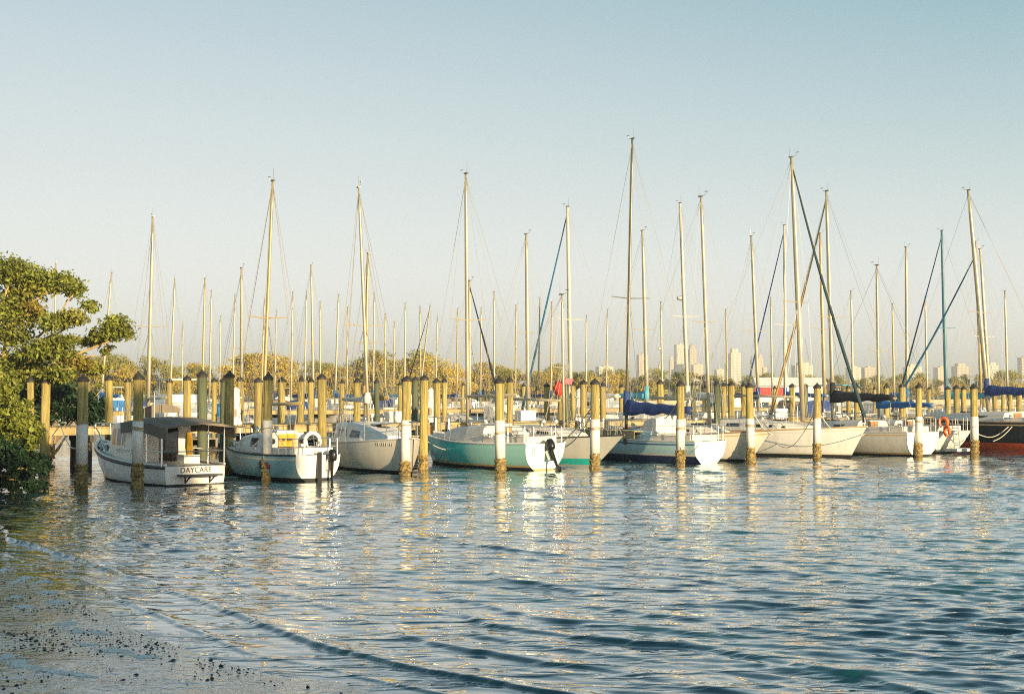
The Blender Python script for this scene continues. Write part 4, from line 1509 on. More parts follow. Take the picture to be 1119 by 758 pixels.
# the big spreading tree on the left bank
TD = 50.0
tx, ty = xat(-22, TD), TD
tree = empty('spreading_tree', (tx, ty, 1.0))
tag(tree, 'broad spreading green tree with golden limbs rising at the left edge above the dock', 'tree')


def TP(px, py, d=TD):
    return at(px, py, d) - Vector((tx, ty, 1.0))


tm = MB()
limb(tm, [(0, 0, -.6), TP(-18, 440), TP(-8, 405)], 0.210, 0.165, 10, .03)
limb(tm, [TP(-12, 425), TP(4, 395), TP(8, 360, 49.5), TP(5, 325, 49), TP(14, 300, 49)], 0.100, 0.028, 8, .03)
limb(tm, [TP(-8, 410), TP(15, 392, 50.5), TP(33, 378, 50.5), TP(60, 350, 50.5), TP(80, 322, 50.5)], 0.085, 0.017, 8, .03)
limb(tm, [TP(-4, 402), TP(22, 388, 51), TP(45, 372, 51), TP(75, 358, 51), TP(96, 338, 51)], 0.065, 0.014, 8, .03)
limb(tm, [TP(-10, 420), TP(30, 408, 50), TP(62, 398, 50), TP(92, 384, 50), TP(118, 373, 50), TP(136, 362, 50)], 0.085, 0.017, 8, .02)
limb(tm, [TP(62, 398, 50), TP(85, 392, 49.5), TP(104, 388, 49.5)], 0.035, 0.014, 6, .02)
limb(tm, [TP(8, 360, 49.5), TP(30, 335, 49.5), TP(52, 318, 49.5)], 0.045, 0.017, 6, .03)
limb(tm, [TP(5, 330, 49), TP(-20, 300, 49), TP(-40, 290, 50)], 0.040, 0.017, 6, .03)
limb(tm, [TP(-12, 420), TP(-50, 390, 50), TP(-90, 350, 50)], 0.100, 0.022, 8, .03)
limb(tm, [TP(30, 408, 50), TP(55, 405, 48.5), TP(80, 402, 48)], 0.035, 0.011, 6, .03)
cr = MB()
CL = [(15, 296, 30, 15, 'leaf_green', 900), (-15, 300, 34, 22, 'leaf_green', 700), (52, 308, 30, 12, 'leaf_green', 900), (30, 318, 28, 10, 'leaf_olive', 500), (80, 312, 12, 13, 'leaf_green', 420),
      (97, 334, 8, 7, 'leaf_green', 160), (84, 345, 16, 10, 'leaf_olive', 330), (62, 352, 18, 11, 'leaf_green', 420), (128, 358, 17, 12, 'leaf_green', 620), (112, 366, 14, 9, 'leaf_green', 330), (98, 372, 14, 7, 'leaf_olive', 240),
      (60, 374, 22, 9, 'leaf_green', 520), (45, 385, 30, 12, 'leaf_green', 760), (75, 392, 20, 9, 'leaf_green', 420), (28, 345, 20, 12, 'leaf_olive', 360), (8, 335, 18, 18, 'leaf_green', 480), (20, 332, 22, 8, 'leaf_backlit', 160),
      (35, 338, 14, 8, 'leaf_backlit', 130), (88, 398, 18, 7, 'leaf_backlit', 330), (104, 402, 14, 7, 'leaf_olive', 260), (15, 365, 20, 13, 'leaf_green', 480), (20, 395, 30, 12, 'leaf_green', 700), (40, 408, 34, 12, 'leaf_green', 800), (64, 408, 18, 9, 'leaf_green', 360), (-20, 350, 35, 40, 'leaf_green', 1200),
      (-55, 330, 40, 35, 'leaf_green', 900), (-80, 380, 40, 30, 'leaf_green', 700), (142, 366, 8, 6, 'leaf_green', 110), (118, 382, 8, 5, 'leaf_green', 80)]
for i, (px, py, rx, ry, mm_, n) in enumerate(CL):
    cr.use(mm_)
    d = TD + random.uniform(-1.3, 1.3)
    s = d / FPX
    for q_ in range(4):
        a_ = random.uniform(0, 6.28); e_ = random.uniform(.4, .95)
        limb(tm, [TP(px - rx * .5, py + ry * .9, d), TP(px, py + ry * .2, d), TP(px + rx * e_ * math.cos(a_), py - ry * e_ * abs(math.sin(a_)), d + random.uniform(-.4, .4))], .022, .008, 5, .04)
    leaf_cloud(cr, TP(px, py, d), (rx * s * .95, max(.8, rx * s * 1.1), ry * s * .95), int(n * 2.3), .15, seed=i + 1, spread=.29)
cr.build('crown', None, tree)
tm.build('trunk', 'bark', tree, smooth=True)



def shrub(name, label, d, blobs, size, base_px, cat='shrub', group=None, z0=.6):
    bx, by = xat(base_px, d), d
    r = empty(name, (bx, by, z0))
    tag(r, label, cat, group)
    st_ = MB(); cr_ = MB()
    for i, (px, py, rx, ry, mm_, n) in enumerate(blobs):
        dd = d + random.uniform(-.8, .8)
        s = dd / FPX
        c = at(px, py, dd) - Vector((bx, by, z0))
        cr_.use(mm_)
        leaf_cloud(cr_, c, (rx * s, max(.6, rx * s), ry * s), int(n * 1.3), size * .85, seed=300 + i + int(d * 10), hollow=.25)
        limb(st_, [(random.uniform(-.2, .2), random.uniform(-.2, .2), -.5), Vector(c) * .5, c], .05, .015, 6, .05)
    cr_.build('crown', None, r)
    st_.build('trunk', 'bark', r, smooth=True)
    return r


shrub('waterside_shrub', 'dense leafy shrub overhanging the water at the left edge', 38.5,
      [(2, 425, 22, 20, 'leaf_sunlit', 800), (-14, 410, 26, 26, 'leaf_sunlit', 700), (14, 448, 24, 20, 'leaf_sunlit', 1000), (26, 462, 18, 14, 'leaf_sunlit', 560), (4, 470, 30, 22, 'leaf_sunlit', 1000), (22, 482, 22, 16, 'leaf_green', 800), (36, 474, 12, 12, 'leaf_green', 340),
       (0, 500, 34, 24, 'leaf_shaded', 1300), (26, 503, 24, 18, 'leaf_shaded', 900), (44, 512, 14, 14, 'leaf_shaded', 420), (12, 525, 32, 14, 'leaf_shaded', 900), (40, 530, 16, 8, 'leaf_shaded', 380), (-30, 450, 36, 50, 'leaf_green', 1600), (-30, 515, 36, 26, 'leaf_shaded', 1000)], .17, -16)  # upper leaves coloured as sunlit, lower leaves as shaded
shrub('shaded_shrub', 'shade coloured shrub behind the dock beneath the spreading tree', 56.5,
      [(70, 432, 24, 20, 'leaf_shaded', 1000), (92, 440, 18, 17, 'leaf_shaded', 700), (108, 446, 14, 15, 'leaf_shaded', 480), (60, 450, 28, 14, 'leaf_shaded', 700), (98, 458, 20, 10, 'leaf_shaded', 500), (62, 416, 20, 10, 'leaf_green', 420), (112, 424, 8, 6, 'leaf_green', 100), (40, 440, 24, 22, 'leaf_shaded', 700), (20, 430, 24, 25, 'leaf_shaded', 600)], .24, 55)  # shade beneath the tree is painted into these leaves


# trees behind and to the right of the viewer: they shade the beach and the left slips
SUN_AZ = R(33)      # to the right of straight behind the viewer
SUN_EL = R(9.5)
SD = Vector((math.sin(SUN_AZ), -math.cos(SUN_AZ), 0))
PD = Vector((math.cos(SUN_AZ), math.sin(SUN_AZ), 0))


def shade_tree(label, w_, a_, hgt, rad, seed, zlo=.12):
    q = PD * w_ + SD * a_
    r = empty('beach_tree', (q.x, q.y, .6))
    tag(r, label, 'tree', 'beach trees behind the viewer')
    t = MB(); limb(t, [(0, 0, -.5), (.1, .1, hgt * .4), (.05, -.1, hgt * .85)], min(.3, rad * .3), .06, 8, .03)
    t.build('trunk', 'bark', r, smooth=True)
    c = MB(); c.use('leaf_green')
    n = max(3, int((hgt * (1 - zlo)) / (rad * .8)))
    for k in range(n):
        z = hgt * zlo + (hgt * (1 - zlo) - rad * .3) * (k + .5) / n
        for e in range(2 if rad > 1 else 1):
            leaf_cloud(c, (rad * .35 * (2 * e - 1) if rad > 1 else 0, 0, z), (rad * .72, rad * .72, rad * .62), int(420 * max(.3, rad) ** 1.3), .42, seed=seed * 50 + k * 2 + e, hollow=.05, spread=.25)
    c.build('crown', None, r)


for i, (w_, a_, hgt, rad, zlo, lab) in enumerate((
        (3.0, 14, 6.4, 2.0, .1, 'bushy beach tree behind the viewer, nearest to the shoreline'),
        (5.7, 14, 6.6, 2.0, .1, 'rounded beach tree behind the viewer, second from the shoreline'),
        (8.3, 14, 9.5, 1.6, .1, 'beach tree behind the viewer, third from the shoreline'),
        (11.8, 14, 11.4, 1.6, .1, 'beach tree behind the viewer, fourth from the shoreline'),
        (13.7, 14, 11.3, 1.3, .1, 'narrow beach tree behind the viewer, fifth from the shoreline'),
        (16.0, 15, 13.4, .45, .6, 'tall thin beach tree behind the viewer'),
        (17.75, 14, 13.0, .36, .5, 'tallest thin beach tree behind the viewer'))):
    shade_tree(lab, w_, a_, hgt, rad, 40 + i, zlo)

# ------------------------------------------------------------------ far shore
def box_struct(name, c, s, m, kind='structure'):
    b = MB(); b.box(c, s); o = b.build(name, m); o['kind'] = kind
    return o


mat('land', (.16, .14, .06), .95, .3, .3, .2)
b = MB()
b.loft([[(-420, 214, -2), (-420, 214, 1.3), (-420, 3600, 2.2), (-420, 3600, -2)],
        [(-60, 226, -2), (-60, 226, 1.3), (-60, 3600, 2.2), (-60, 3600, -2)],
        [(40, 300, -2), (40, 300, 1.3), (40, 3600, 2.2), (40, 3600, -2)],
        [(160, 420, -2), (160, 420, 1.3), (160, 3600, 2.2), (160, 3600, -2)],
        [(1400, 520, -2), (1400, 520, 1.3), (1400, 3600, 2.2), (1400, 3600, -2)]])
o = b.build('far_shore', 'land'); o['kind'] = 'structure'
b = MB()
b.loft([[(-400, 213.2, -1), (-400, 213.2, 1.5), (-400, 213.9, 1.5), (-400, 213.9, -1)],
        [(-60, 225.2, -1), (-60, 225.2, 1.5), (-60, 225.9, 1.5), (-60, 225.9, -1)],
        [(40, 299.0, -1), (40, 299.0, 1.5), (40, 299.7, 1.5), (40, 299.7, -1)],
        [(160, 419, -1), (160, 419, 1.5), (160, 419.7, 1.5), (160, 419.7, -1)],
        [(900, 479, -1), (900, 479, 1.5), (900, 479.7, 1.5), (900, 479.7, -1)]])
o = b.build('seawall', 'concrete')
tag(o, 'low pale concrete seawall along the far shore under the golden trees', 'seawall')


def far_tree_proto(name, mats_, hgt, seed, palm=False):
    r = empty(name, (0, 0, 0))
    rs = random.Random(seed)
    t = MB(); limb(t, [(0, 0, -.3), (.2, .1, hgt * .35), (.1, -.2, hgt * .7)], hgt * .035, hgt * .012, 7, .05)
    for k in range(4):
        a = rs.uniform(0, 6.28)
        limb(t, [(.1, .05, hgt * .32), (math.cos(a) * hgt * .2, math.sin(a) * hgt * .2, hgt * .6)], hgt * .018, hgt * .006, 5, .05)
    t.build('trunk', 'bark_far', r, smooth=True)
    c = MB()
    for k in range(15):
        c.use(mats_[0] if k % 3 else mats_[1])
        a = rs.uniform(0, 6.28); q = rs.uniform(0, .42) * hgt
        zz = hgt * rs.uniform(.2, .88)
        q *= (1.15 - .6 * (zz / hgt - .3))
        leaf_cloud(c, (q * math.cos(a), q * math.sin(a), zz), (hgt * .24, hgt * .24, hgt * .16), 520, hgt * .038, seed=seed * 31 + k, hollow=.1)
    c.build('crown', None, r)
    return r


PROT = [('golden_tree', ['far_gold', 'far_olive'], 'golden'), ('olive_tree', ['far_olive', 'far_gold'], 'olive gold'), ('golden_tree', ['far_gold', 'far_gold'], 'golden'), ('green_tree', ['far_green', 'far_olive'], 'green')]
protos = [far_tree_proto(n, m_, 9.0, 60 + i) for i, (n, m_, c) in enumerate(PROT)]
used = [False] * 4


def shore_y(x):
    pts = [(-420, 214), (-60, 226), (40, 300), (160, 420), (1400, 520)]
    for (x0, y0), (x1, y1) in zip(pts[:-1], pts[1:]):
        if x0 <= x <= x1:
            return y0 + (y1 - y0) * (x - x0) / (x1 - x0)
    return 520


TREES = []
rs = random.Random(5)
# (px, y_top of the crown)
for px in range(-60, 660, 16):
    yt = 393 if px < 230 else (391 if px < 330 else (396 if px < 380 else (389 if px < 470 else (397 if px < 560 else 399))))
    if 370 < px < 400: yt = 400
    TREES.append((px + rs.uniform(-6, 6), yt + rs.uniform(-7, 8), 6))
for px in range(650, 1150, 17):
    yt = 406 if px < 780 else (410 if px < 1080 else 402)
    TREES.append((px + rs.uniform(-6, 6), yt + rs.uniform(-4, 4), 9))
for i, (px, yt, back) in enumerate(TREES):
    # walk out along the column until the shore is met
    k = (px - W / 2) / FPX
    d = 200.0
    while d < shore_y(k * d) + back + (i * 7 % 11):
        d += 1.0
    hgt = zat(yt, d) - 1.2
    kind = rs.choice([0, 1, 2, 0, 2, 3 if px > 600 else 1])
    if px > 700: kind = rs.choice([0, 1, 3, 1])
    o = protos[kind] if not used[kind] else copy_tree(protos[kind])
    used[kind] = True
    o.location = (k * d, d, 1.15)
    s = hgt / 8.6
    o.scale = (s * rs.uniform(1.0, 1.3), s * rs.uniform(1.0, 1.3), s)
    o.rotation_euler = (0, 0, rs.uniform(0, 6.28))
    j, end = (i, 'left') if i < len(TREES) // 2 else (len(TREES) - 1 - i, 'right')
    tag(o, '%s tree on the far shore, %s from the %s end of its row' % (PROT[kind][2], ORD[j], end), 'tree', 'trees along the far shore')
for k in range(4):
    if not used[k]:
        protos[k].location = (-150 - 10 * k, 260, 1.2)
        tag(protos[k], 'lone tree far left on the shore', 'tree', 'trees along the far shore')


# low houses and a boathouse on the far shore
def house(px, d, w, hgt, label, wall='concrete', cat='house', roof='roof_shingle', name='shore_house'):
    r = empty(name, (xat(px, d), d, 1.2)); tag(r, label, cat, 'low houses on the far shore')
    m = MB(); m.box((0, 0, hgt / 2), (w, 6, hgt)); wo = m.build('wall', wall, r)
    m = MB(); m.loft([[(-w / 2 - .5, -3.5, hgt), (-w / 2 - .5, 3.5, hgt), (-w / 2 - .5, 0, hgt + 1.8)], [(w / 2 + .5, -3.5, hgt), (w / 2 + .5, 3.5, hgt), (w / 2 + .5, 0, hgt + 1.8)]])
    m.build('roof', roof, r)
    k = int(w / 2.6)
    for i in range(k):
        m = MB(); m.box((-w / 2 + (i + .5) * w / k, -3.01, hgt * .55), (1.1, .06, 1.2)); m.build('window', 'glass_dark', wo)


house(862, 300, 14, 3.4, 'low white boathouse with pale roof behind the thickest pale mast', 'plastic_white', 'boathouse', 'plastic_white', 'boathouse')
house(700, 330, 12, 3.0, 'small pale house among trees right of the tall dark mast', 'concrete')
house(955, 440, 18, 3.4, 'long low pale house behind the white sailboat with blue cover', 'concrete')
m = MB(); m.box((0, 0, 0), (6.5, .12, 1.7))
o = m.build('red_banner', 'red_cloth'); o.location = (xat(842, 296.6), 296.6, 3.5)
tag(o, 'plain red banner on the front of the white boathouse', 'banner')

# skyline
WINM = {}


def tower_mat(name, wall, win, sx, sz, frac=.55):
    m = bpy.data.materials.new(name)
    nt, N, L = nodes(m)
    b = N['Principled BSDF']; b.inputs['Roughness'].default_value = .6
    tc = N.new('ShaderNodeTexCoord'); mp = N.new('ShaderNodeMapping'); L.new(tc.outputs['Object'], mp.inputs['Vector'])
    sep = N.new('ShaderNodeSeparateXYZ'); L.new(mp.outputs[0], sep.inputs[0])

    def band(sock, per, fr):
        d = N.new('ShaderNodeMath'); d.operation = 'DIVIDE'; d.inputs[1].default_value = per; L.new(sock, d.inputs[0])
        f = N.new('ShaderNodeMath'); f.operation = 'FRACT'; L.new(d.outputs[0], f.inputs[0])
        l = N.new('ShaderNodeMath'); l.operation = 'LESS_THAN'; l.inputs[1].default_value = fr; L.new(f.outputs[0], l.inputs[0])
        return l.outputs[0]
    ad = N.new('ShaderNodeMath'); ad.operation = 'ADD'; L.new(sep.outputs[0], ad.inputs[0]); L.new(sep.outputs[1], ad.inputs[1])
    a = band(ad.outputs[0], sx, frac); c = band(sep.outputs[2], sz, .5)
    mu = N.new('ShaderNodeMath'); mu.operation = 'MULTIPLY'; L.new(a, mu.inputs[0]); L.new(c, mu.inputs[1])
    mx = N.new('ShaderNodeMix'); mx.data_type = 'RGBA'; L.new(mu.outputs[0], mx.inputs['Factor'])
    mx.inputs['A'].default_value = (*wall, 1); mx.inputs['B'].default_value = (*win, 1)
    L.new(mx.outputs['Result'], b.inputs['Base Color'])
    MATS[name] = m


tower_mat('tower_tan', (.52, .42, .27), (.26, .25, .22), 5, 3.6)
tower_mat('tower_pale', (.62, .55, .42), (.34, .34, .31), 6, 3.6, .5)
tower_mat('tower_peach', (.62, .46, .30), (.36, .30, .24), 5, 3.6, .45)
tower_mat('tower_glass', (.30, .34, .32), (.16, .21, .22), 4, 3.6, .7)
TOWERS = [  # px0, px1, y_top, distance, material, crown style, label
    (651, 670, 401, 1700, 'tower_pale', 0, 'low pale office block on the skyline left of the tall dark mast'),
    (696, 708, 388, 1800, 'tower_tan', 0, 'tan flat roofed tower on the skyline right of the tall dark mast'),
    (719, 725, 395, 1900, 'tower_tan', 1, 'small tan tower on the skyline, left of the narrow stepped tower'),
    (731, 736, 389, 2000, 'tower_tan', 1, 'narrow stepped tan tower on the skyline left of the tallest pale tower'),
    (737, 748, 377, 2000, 'tower_pale', 0, 'tallest pale slab tower on the skyline'),
    (752, 761, 376, 2100, 'tower_tan', 2, 'round topped tower on the skyline right of the tallest pale slab'),
    (755, 768, 399, 1800, 'tower_peach', 0, 'low peach block on the skyline before the round topped tower'),
    (781, 791, 404, 1900, 'tower_pale', 0, 'low pale block on the skyline left of the big banded tower'),
    (796, 809, 381, 1900, 'tower_pale', 1, 'wide banded pale tower on the skyline with a small penthouse'),
    (792, 797, 398, 1950, 'tower_tan', 0, 'low tan annex left against the wide banded tower'),
    (820, 827, 389, 2000, 'tower_glass', 1, 'grey green glass tower on the skyline beside the peach tower'),
    (827, 834, 387, 2050, 'tower_peach', 1, 'peach stepped tower on the skyline right of the glass tower'),
    (833, 838, 402, 1800, 'tower_peach', 0, 'very low peach block on the skyline right of the stepped peach tower'),
    (866, 887, 396, 1700, 'tower_pale', 1, 'broad pale apartment block on the skyline behind the thickest mast'),
    (925, 940, 402, 1750, 'tower_pale', 0, 'low pale block on the skyline behind the green furled jib end'),
    (941, 955, 402, 1800, 'tower_tan', 0, 'low tan block on the skyline left of the white boat with blue cover'),
    (988, 1006, 398, 1700, 'tower_pale', 1, 'pale block on the skyline left of the teal jib of the blue mast'),
    (1021, 1034, 402, 1750, 'tower_peach', 0, 'low peach block on the skyline left of the blue mast'),
    (1041, 1057, 397, 1700, 'tower_tan', 1, 'tan block on the skyline between the blue mast and the black yacht mast'),
    (1077, 1090, 396, 1800, 'tower_pale', 1, 'pale block on the skyline right of the black yacht mast'),
    (1113, 1124, 391, 1800, 'tower_tan', 0, 'tan tower on the skyline at the right edge'),
]
for (p0, p1, yt, d, mm_, style, lab) in TOWERS:
    w = (p1 - p0) / FPX * d
    hgt = zat(yt, d) - 1.5
    r = empty('city_tower', (xat((p0 + p1) / 2, d), d, 1.5), R(12))
    tag(r, lab, 'tower', 'towers of the distant skyline')
    dep = w * .8
    w *= .86
    m = MB(); hb = hgt * (.9 if style else 1)
    m.box((0, 0, hb / 2), (w, dep, hb)); m.build('body', mm_, r)
    m = MB()
    if style == 0:
        m.box((w * .1, 0, hb + 1.2), (w * .4, dep * .4, 2.4)); m.box((0, 0, hb + .3), (w * 1.02, dep * 1.02, .6))
    elif style == 1:
        m.box((0, 0, hb + hgt * .05), (w * .62, dep * .62, hgt * .10)); m.box((0, 0, hb + .3), (w * 1.02, dep * 1.02, .6))
    else:
        m.loft([[(w * .5 * q * math.cos(a), dep * .5 * q * math.sin(a), hb + z) for a in [2 * math.pi * j / 16 for j in range(16)]] for q, z in ((1, 0), (.95, hgt * .05), (.7, hgt * .09), (.05, hgt * .11))])
    m.build('roof_block', mm_, r)

# ------------------------------------------------------------------ shore, beach, water
SHORE = np.array([(4, -20), (4.2, 2), (3, 5.5), (2, 8), (.6, 11), (-.56, 12.4), (-1.3, 13.2), (-2.4, 14.2), (-3.6, 15.8), (-5.3, 18.6), (-7.4, 21.9), (-9.6, 25.5), (-12, 30.5), (-13.2, 34.0), (-14.0, 37.0),
                  (-15.2, 44), (-17.5, 52), (-20, 60), (-30, 90)], float)


def signed_shore(X, Y):
    """+ seaward, - inland"""
    best = np.full(X.shape, 1e9)
    sg = np.zeros(X.shape)
    for (x0, y0), (x1, y1) in zip(SHORE[:-1], SHORE[1:]):
        dx, dy = x1 - x0, y1 - y0
        t = np.clip(((X - x0) * dx + (Y - y0) * dy) / (dx * dx + dy * dy), 0, 1)
        d = np.hypot(X - x0 - t * dx, Y - y0 - t * dy)
        s = np.where((X - x0) * dy - (Y - y0) * dx > 0, 1.0, -1.0)
        k = d < best
        sg = np.where(k, s, sg)
        best = np.where(k, d, best)
    return best * sg + .42


def value_noise(X, Y, sc, seed):
    rs_ = np.random.default_rng(seed)
    g = rs_.uniform(-1, 1, (256, 256))
    x, y = X * sc, Y * sc
    xi, yi = np.floor(x).astype(int), np.floor(y).astype(int)
    fx, fy = x - xi, y - yi
    fx = fx * fx * (3 - 2 * fx); fy = fy * fy * (3 - 2 * fy)
    G = lambda a, b_: g[a % 256, b_ % 256]
    return (G(xi, yi) * (1 - fx) + G(xi + 1, yi) * fx) * (1 - fy) + (G(xi, yi + 1) * (1 - fx) + G(xi + 1, yi + 1) * fx) * fy


def beach_z(X, Y):
    s = signed_shore(X, Y)
    n = value_noise(X, Y, .7, 1) * .03 + value_noise(X, Y, 2.3, 2) * .012 + value_noise(X, Y, 7, 3) * .005
    inland = np.where(s < 0, np.minimum(-s, 14), 0)
    z = np.where(s < 0, .035 * inland + .004 * inland ** 1.5, -.11 * np.minimum(s, 20))
    return z + n * np.clip(.4 + inland * .5, 0, 1.2)


def grid_mesh(name, X, Y, Z, mname, smooth=True):
    ny, nx = X.shape
    v = np.stack([X, Y, Z], -1).reshape(-1, 3)
    i = np.arange(nx * ny).reshape(ny, nx)
    f = np.stack([i[:-1, :-1], i[:-1, 1:], i[1:, 1:], i[1:, :-1]], -1).reshape(-1, 4)
    me = bpy.data.meshes.new(name)
    me.vertices.add(len(v)); me.vertices.foreach_set('co', v.ravel())
    me.loops.add(f.size); me.loops.foreach_set('vertex_index', f.ravel().astype(np.int32))
    me.polygons.add(len(f)); me.polygons.foreach_set('loop_start', np.arange(0, f.size, 4, dtype=np.int32))
    me.polygons.foreach_set('loop_total', np.full(len(f), 4, np.int32))
    me.update(calc_edges=True)
    me.polygons.foreach_set('use_smooth', [smooth] * len(f))
    me.materials.append(MATS[mname])
    o = bpy.data.objects.new(name, me); COL.objects.link(o)
    return o


# wet sand
m = mat('wet_sand', (.075, .09, .088), .35, .3, 1.2, .42, 9, dirt=(.04, .045, .045), dirt_amt=.7, dirt_scale=2.6, spec=.9)
nt, N, L = nodes(m)
b = N['Principled BSDF']
b.inputs['Coat Weight'].default_value = .8; b.inputs['Coat IOR'].default_value = 1.4; b.inputs['Coat Roughness'].default_value = .10
L.new(b.inputs['Normal'].links[0].from_socket, b.inputs['Coat Normal'])
nz = N.new('ShaderNodeTexNoise'); nz.inputs['Scale'].default_value = .9; nz.inputs['Detail'].default_value = 6
tc = N.new('ShaderNodeTexCoord'); L.new(tc.outputs['Object'], nz.inputs['Vector'])
mr_ = N.new('ShaderNodeMapRange'); mr_.inputs[1].default_value = .35; mr_.inputs[2].default_value = .65; mr_.inputs[3].default_value = .04; mr_.inputs[4].default_value = .22
L.new(nz.outputs['Fac'], mr_.inputs[0]); L.new(mr_.outputs[0], b.inputs['Roughness'])
gx = np.concatenate([np.arange(-60, -16, 1.0), np.arange(-16, 5, .10), np.arange(5, 30, 1.0)])
gy = np.concatenate([np.arange(-60, 4, 1.0), np.arange(4, 26, .10), np.arange(26, 110, .8)])
X, Y = np.meshgrid(gx, gy)
o = grid_mesh('beach', X, Y, beach_z(X, Y), 'wet_sand'); o['kind'] = 'structure'
# sea bed, one sheet below everything
b = MB(); b.poly([(-7000, -400, -2.6), (7000, -400, -2.6), (7000, 9000, -2.6), (-7000, 9000, -2.6)])
o = b.build('ground', 'wet_sand'); o['kind'] = 'structure'

# water surface
m = bpy.data.materials.new('sea_water'); MATS['sea_water'] = m
nt, N, L = nodes(m)
b = N['Principled BSDF']
b.inputs['Base Color'].default_value = (.008, .066, .082, 1)
b.inputs['Roughness'].default_value = .06
b.inputs['IOR'].default_value = 1.333
b.inputs['Coat Weight'].default_value = 1.0
b.inputs['Coat IOR'].default_value = 1.45
b.inputs['Coat Roughness'].default_value = .03
tc = N.new('ShaderNodeTexCoord')
mp = N.new('ShaderNodeMapping'); L.new(tc.outputs['Object'], mp.inputs['Vector'])
mp.inputs['Scale'].default_value = (1.6, 4.2, 1); mp.inputs['Rotation'].default_value = (0, 0, R(14))
n1 = N.new('ShaderNodeTexNoise'); n1.inputs['Scale'].default_value = .9; n1.inputs['Detail'].default_value = 2; n1.inputs['Roughness'].default_value = .5
L.new(mp.outputs[0], n1.inputs['Vector'])
bp = N.new('ShaderNodeBump'); bp.inputs['Strength'].default_value = .16; bp.inputs['Distance'].default_value = .05
L.new(n1.outputs['Fac'], bp.inputs['Height'])
mp2 = N.new('ShaderNodeMapping'); L.new(tc.outputs['Object'], mp2.inputs['Vector'])
mp2.inputs['Scale'].default_value = (.55, 1.7, 1); mp2.inputs['Rotation'].default_value = (0, 0, R(10))
n2 = N.new('ShaderNodeTexNoise'); n2.inputs['Scale'].default_value = 1.5; n2.inputs['Detail'].default_value = 3; n2.inputs['Roughness'].default_value = .5
L.new(mp2.outputs[0], n2.inputs['Vector'])
cr_ = N.new('ShaderNodeMapRange'); cr_.interpolation_type = 'SMOOTHSTEP'; cr_.inputs[1].default_value = .48; cr_.inputs[2].default_value = .66
L.new(n2.outputs['Fac'], cr_.inputs[0])
bp2 = N.new('ShaderNodeBump'); bp2.inputs['Strength'].default_value = .38; bp2.inputs['Distance'].default_value = .05
L.new(cr_.outputs[0], bp2.inputs['Height']); L.new(bp.outputs[0], bp2.inputs['Normal'])
L.new(bp2.outputs[0], b.inputs['Normal']); L.new(bp2.outputs[0], b.inputs['Coat Normal'])

rows = [7.0]
while rows[-1] < 62:
    rows.append(rows[-1] * 1.0036)
while rows[-1] < 7000:
    rows.append(rows[-1] * 1.03)
rows = np.array(rows)
NX = 880
uu = np.linspace(-1, 1, NX)
Y = np.repeat(rows[:, None], NX, 1)
half = np.where(Y < 62, .46 * Y + 5, .46 * 62 + 5 + (Y - 62) * 1.4)
X = uu[None, :] * half
S = signed_shore(X, Y)
Z = np.zeros_like(X)
wr = np.random.default_rng(3)
sp = Y * .0036
# patches of stronger and weaker wind (about the size of a boat)
gust = 1 + .45 * value_noise(X, Y, .10, 21) + .3 * value_noise(X, Y, .31, 22)
def wave_sum(n, lo, hi, spread, slope, th0, seed, distort):
    """sum of n sine trains, normalised to unit deviation times the wanted mean slope"""
    w_ = np.random.default_rng(seed)
    tot = np.zeros_like(X)
    for i in range(n):
        lam = lo * (hi / lo) ** (i / (n - 1.0)) * w_.uniform(.94, 1.06)
        th = th0 + w_.normal() * spread
        kx, ky = math.cos(th) * 2 * math.pi / lam, math.sin(th) * 2 * math.pi / lam
        fade = np.clip((lam / np.maximum(sp, 1e-6) - 1.8) / 1.6, 0, 1) * np.clip((120 - Y) / 50, 0, 1)
        ph = kx * X + ky * Y + w_.uniform(0, 6.28) + distort * value_noise(X, Y, .2 / max(lam, .5), seed + i)
        tot += slope * lam / (2 * math.pi) * math.sqrt(2.0 / n) * w_.uniform(.6, 1.4) * np.sin(ph) * fade
    return tot


LA = wave_sum(44, .70, 1.7, .24, 1.0, R(-101), 101, 1.2)
LB = wave_sum(60, .14, .50, .38, 1.0, R(-106), 201, .7)
sA = LA[Y < 40].std()
hN = LA / sA
crest = np.log1p(np.exp((hN - .5) * 3.4)) / 3.4
off_shore = np.clip((S - 1.0) / 6.0, 0, 1)
Z = sA * (.044 * (.30 * hN + 1.15 * crest)) * gust * (.25 + .75 * off_shore) * np.clip(Y / 25, 1, 1.55)
Z += LB * .090 * np.clip(Y / 20, 1, 1.5) * (1 + .8 * value_noise(X, Y, .16, 77)) * (1 + .6 * np.clip((X + 1) / 5, 0, 1) * np.clip((21 - Y) / 6, 0, 1))
Z *= np.clip(S / 1.6, .08, 1)
# shallow swell lines that run onto the beach
wob = .35 * value_noise(X, Y, .35, 31) + .16 * value_noise(X, Y, 1.1, 32)
RID = [(.42, .020, .07, .5), (1.2, .048, .13, .2)]
c0 = 2.3
while c0 < 15:
    RID.append((c0, .027 * (1 - c0 / 26), .15 + .008 * c0, .30 + .02 * (len(RID) % 5)))
    c0 += .62 + .035 * c0
for c0, A, wd, ln in RID:
    q = S - c0 - wob * (.45 + .10 * c0)
    a = np.where(q < 0, np.exp(-(q / (wd * .42)) ** 2), np.exp(-(q / (wd * 1.8)) ** 2))
    patch = np.clip(.45 + 1.25 * value_noise(X, Y, ln, int(c0 * 10)), 0, 1.3) if c0 > 1.5 else np.clip(.9 + .5 * value_noise(X, Y, ln, 5), .3, 1.3)
    Z += A * a * patch * np.clip((34 - Y) / 8, 0, 1)
